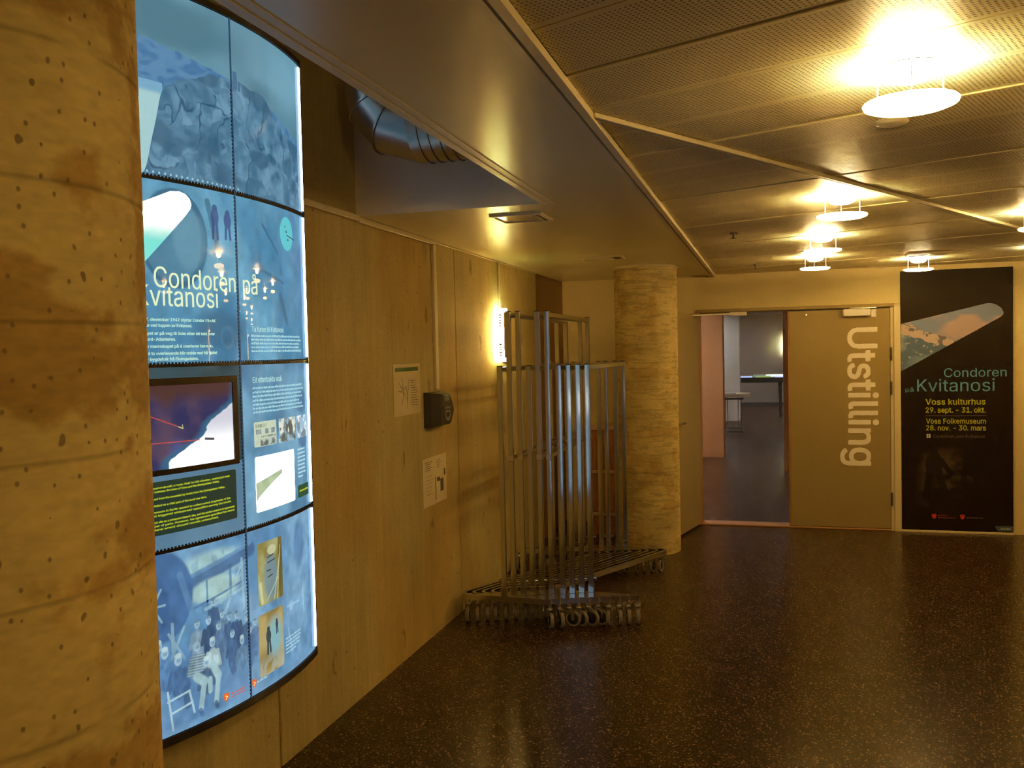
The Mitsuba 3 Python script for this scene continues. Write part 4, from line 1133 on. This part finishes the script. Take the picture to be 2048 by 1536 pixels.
put('web_icon_letter', wall_text('f', 1.349, 0.853, 0.026, 0.014, True, 0.002), 'blue_print', PO)
for x in (1.399, 1.630):
    put('crest', extr(shield(x, 0.146, 0.046), 0.001, 'y', PY - 0.001), 'red_print', PO, label='small red crest')
rb = np.random.default_rng(4)


def bars(x0, x1, z, h):
    out, x = [], x0
    while x < x1:
        w = rb.uniform(0.005, 0.012)
        out.append(sbox(x, z, min(x + w, x1), z + h))
        x += w + 0.004
    return unary_union(out)


put('crest_lettering', extr(unary_union([bars(1.432, 1.51, 0.152, 0.010), bars(1.432, 1.574, 0.132, 0.010)]), 0.001, 'y', PY - 0.001), two(princ((0.2, 0.02, 0.015), 0.5)), PO)
put('crest_lettering', extr(bars(1.663, 1.795, 0.137, 0.010), 0.001, 'y', PY - 0.001), 'grey_print', PO)
put('corner_tag', extr(Polygon([(1.886, 0.074), (2.034, 0.078), (2.034, 0.030), (1.912, 0.032)]), 0.001, 'y', PY - 0.001), 'blue_print', PO, label='small blue corner tag')
put('corner_tag_lettering', extr(bars(1.935, 2.015, 0.046, 0.012), 0.001, 'y', PY - 0.002), 'white_print', PO)

# ------------------------------------------------------------------ exhibition room behind the door
struct('wall_room_end', box(-4.2, 2.6, 26.6, 26.8, -0.1, 3.0), 'grey_wall', 'grey far wall of the exhibition room')
struct('wall_room_left', box(-4.4, -4.2, YB, 26.8, -0.1, 3.0), 'grey_wall', 'grey left wall of the exhibition room')
struct('ceiling_room', box(-4.3, 2.6, YB + 0.16, 26.8, 2.62, 2.75), 'grey_wall', 'grey ceiling of the exhibition room', 'ceiling')
struct('baseboard_room', box(-4.2, 2.45, 26.57, 26.6, 0, 0.09), 'dark_grey', 'dark skirting along the far grey wall', 'baseboard')
struct('wall_pier', bevel(-1.55, -0.690, 14.0, 14.4, 0, 2.62, 0.006), 'peach_wall', 'peach coloured wall end just inside the open door')
put('white_pillar', bevel(-1.25, -0.655, 20.9, 21.4, 0, 2.62, 0.01), 'pillar_paint')
tag('white_pillar', 'white square pillar in the room behind the open door', 'pillar')
k = thing('door_post', 'brown wooden post in the room at the edge of the grey door leaf', 'post')
put('post', bevel(0.173, 0.30, 12.53, 12.62, 0, 2.62, 0.004), 'door_edge', k)
# high table
k = thing('high_table', 'white standing table on a thin wire frame beside the white pillar', 'table')
tcx, tcy = -0.70, 17.9
put('tabletop', bevel(tcx - 0.32, tcx + 0.325, tcy - 0.25, tcy + 0.25, 0.735, 0.80, 0.006), 'white_paint', k)
for sx in (-0.15, -0.10, 0.10, 0.15):
    put('leg', cyl((tcx + sx, tcy - 0.12 + 0.24 * (abs(sx) > 0.12), 0.0), (tcx + sx, tcy - 0.12 + 0.24 * (abs(sx) > 0.12), 0.735), 0.008, 10), 'tyre_grey', k, smooth=40)
for z in (0.03, 0.10, 0.68):
    put('wire_ring', cat(box(tcx - 0.2, tcx + 0.2, tcy - 0.13, tcy - 0.115, z, z + 0.018), box(tcx - 0.2, tcx + 0.2, tcy + 0.115, tcy + 0.13, z, z + 0.018), box(tcx - 0.2, tcx - 0.185, tcy - 0.13, tcy + 0.13, z, z + 0.018), box(tcx + 0.185, tcx + 0.2, tcy - 0.13, tcy + 0.13, z, z + 0.018)), 'dark_grey', k)
b_ = 'leaflet'
put(b_, bevel(tcx - 0.15, tcx + 0.06, tcy - 0.2, tcy - 0.05, 0.80, 0.806, 0.001), 'print_dark')
tag(b_, 'dark leaflet lying on the white standing table', 'leaflet')
# showcase table
k = thing('showcase_table', 'long dark table with tapered legs along the far wall of the exhibition room', 'table')
put('tabletop', bevel(-1.6, 1.2, 22.1, 23.0, 0.84, 0.96, 0.01), 'dark_grey', k)
for x in (-1.5, 0.235, 1.1):
    put('leg', cyl((x, 22.25, 0.0), (x, 22.25, 0.84), 0.022, 12, 0.045), 'dark_grey', k, smooth=40)
for (x0, x1, y0, y1, e, lab) in ((-0.68, -0.41, 22.15, 22.45, lin(150, 180, 240), 'pale blue lit display plate at the left of the dark showcase table'), (-0.34, 0.02, 22.15, 22.42, lin(110, 140, 60), 'green lit display plate in the middle of the dark showcase table'), (0.12, 0.42, 22.15, 22.42, lin(180, 200, 240), 'whitish blue lit display plate at the right of the dark showcase table'),
                                (-0.10, 0.34, 22.62, 22.9, lin(220, 236, 232), 'white lit display plate at the rear of the dark showcase table'), (-0.40, -0.12, 22.52, 22.9, lin(30, 60, 66), 'dark teal lit display plate at the rear of the dark showcase table')):
    b_ = free('display_plate')
    put(b_, bevel(x0, x1, y0, y1, 0.96, 0.99 if y0 < 22.4 else 1.01, 0.004), 'opal', emit=e, weight=0.05)
    tag(b_, lab, 'display')
wall_lamp(0.47, 26.57, 1.50, 1.97, (0, -1), 'wall lamp throwing a warm glow on the far grey wall, behind the door leaf', w=0.8, gain=1.5)
for x, y in ((-1.7, 11.3), (-1.75, 12.9), (-1.5, 19.6), (-1.75, 16.6), (0.9, 23.2), (-1.9, 23.8)):  # unseen lights added to brighten the pier, pillar and table
    k = thing('added_room_light', 'added flat ceiling light of the exhibition room, hidden above the view through the door', 'lamp', 'added ceiling lights of the exhibition room')
    put('diffuser', box(x - 0.3, x + 0.3, y - 0.3, y + 0.3, 2.600, 2.615), 'opal', k, emit=ADDED_ROOM_LAMP, weight=0.5)
    put('frame', extr(sbox(x - 0.33, y - 0.33, x + 0.33, y + 0.33).difference(sbox(x - 0.3, y - 0.3, x + 0.3, y + 0.3)), 0.025, 'z', 2.597), 'white_paint', k)
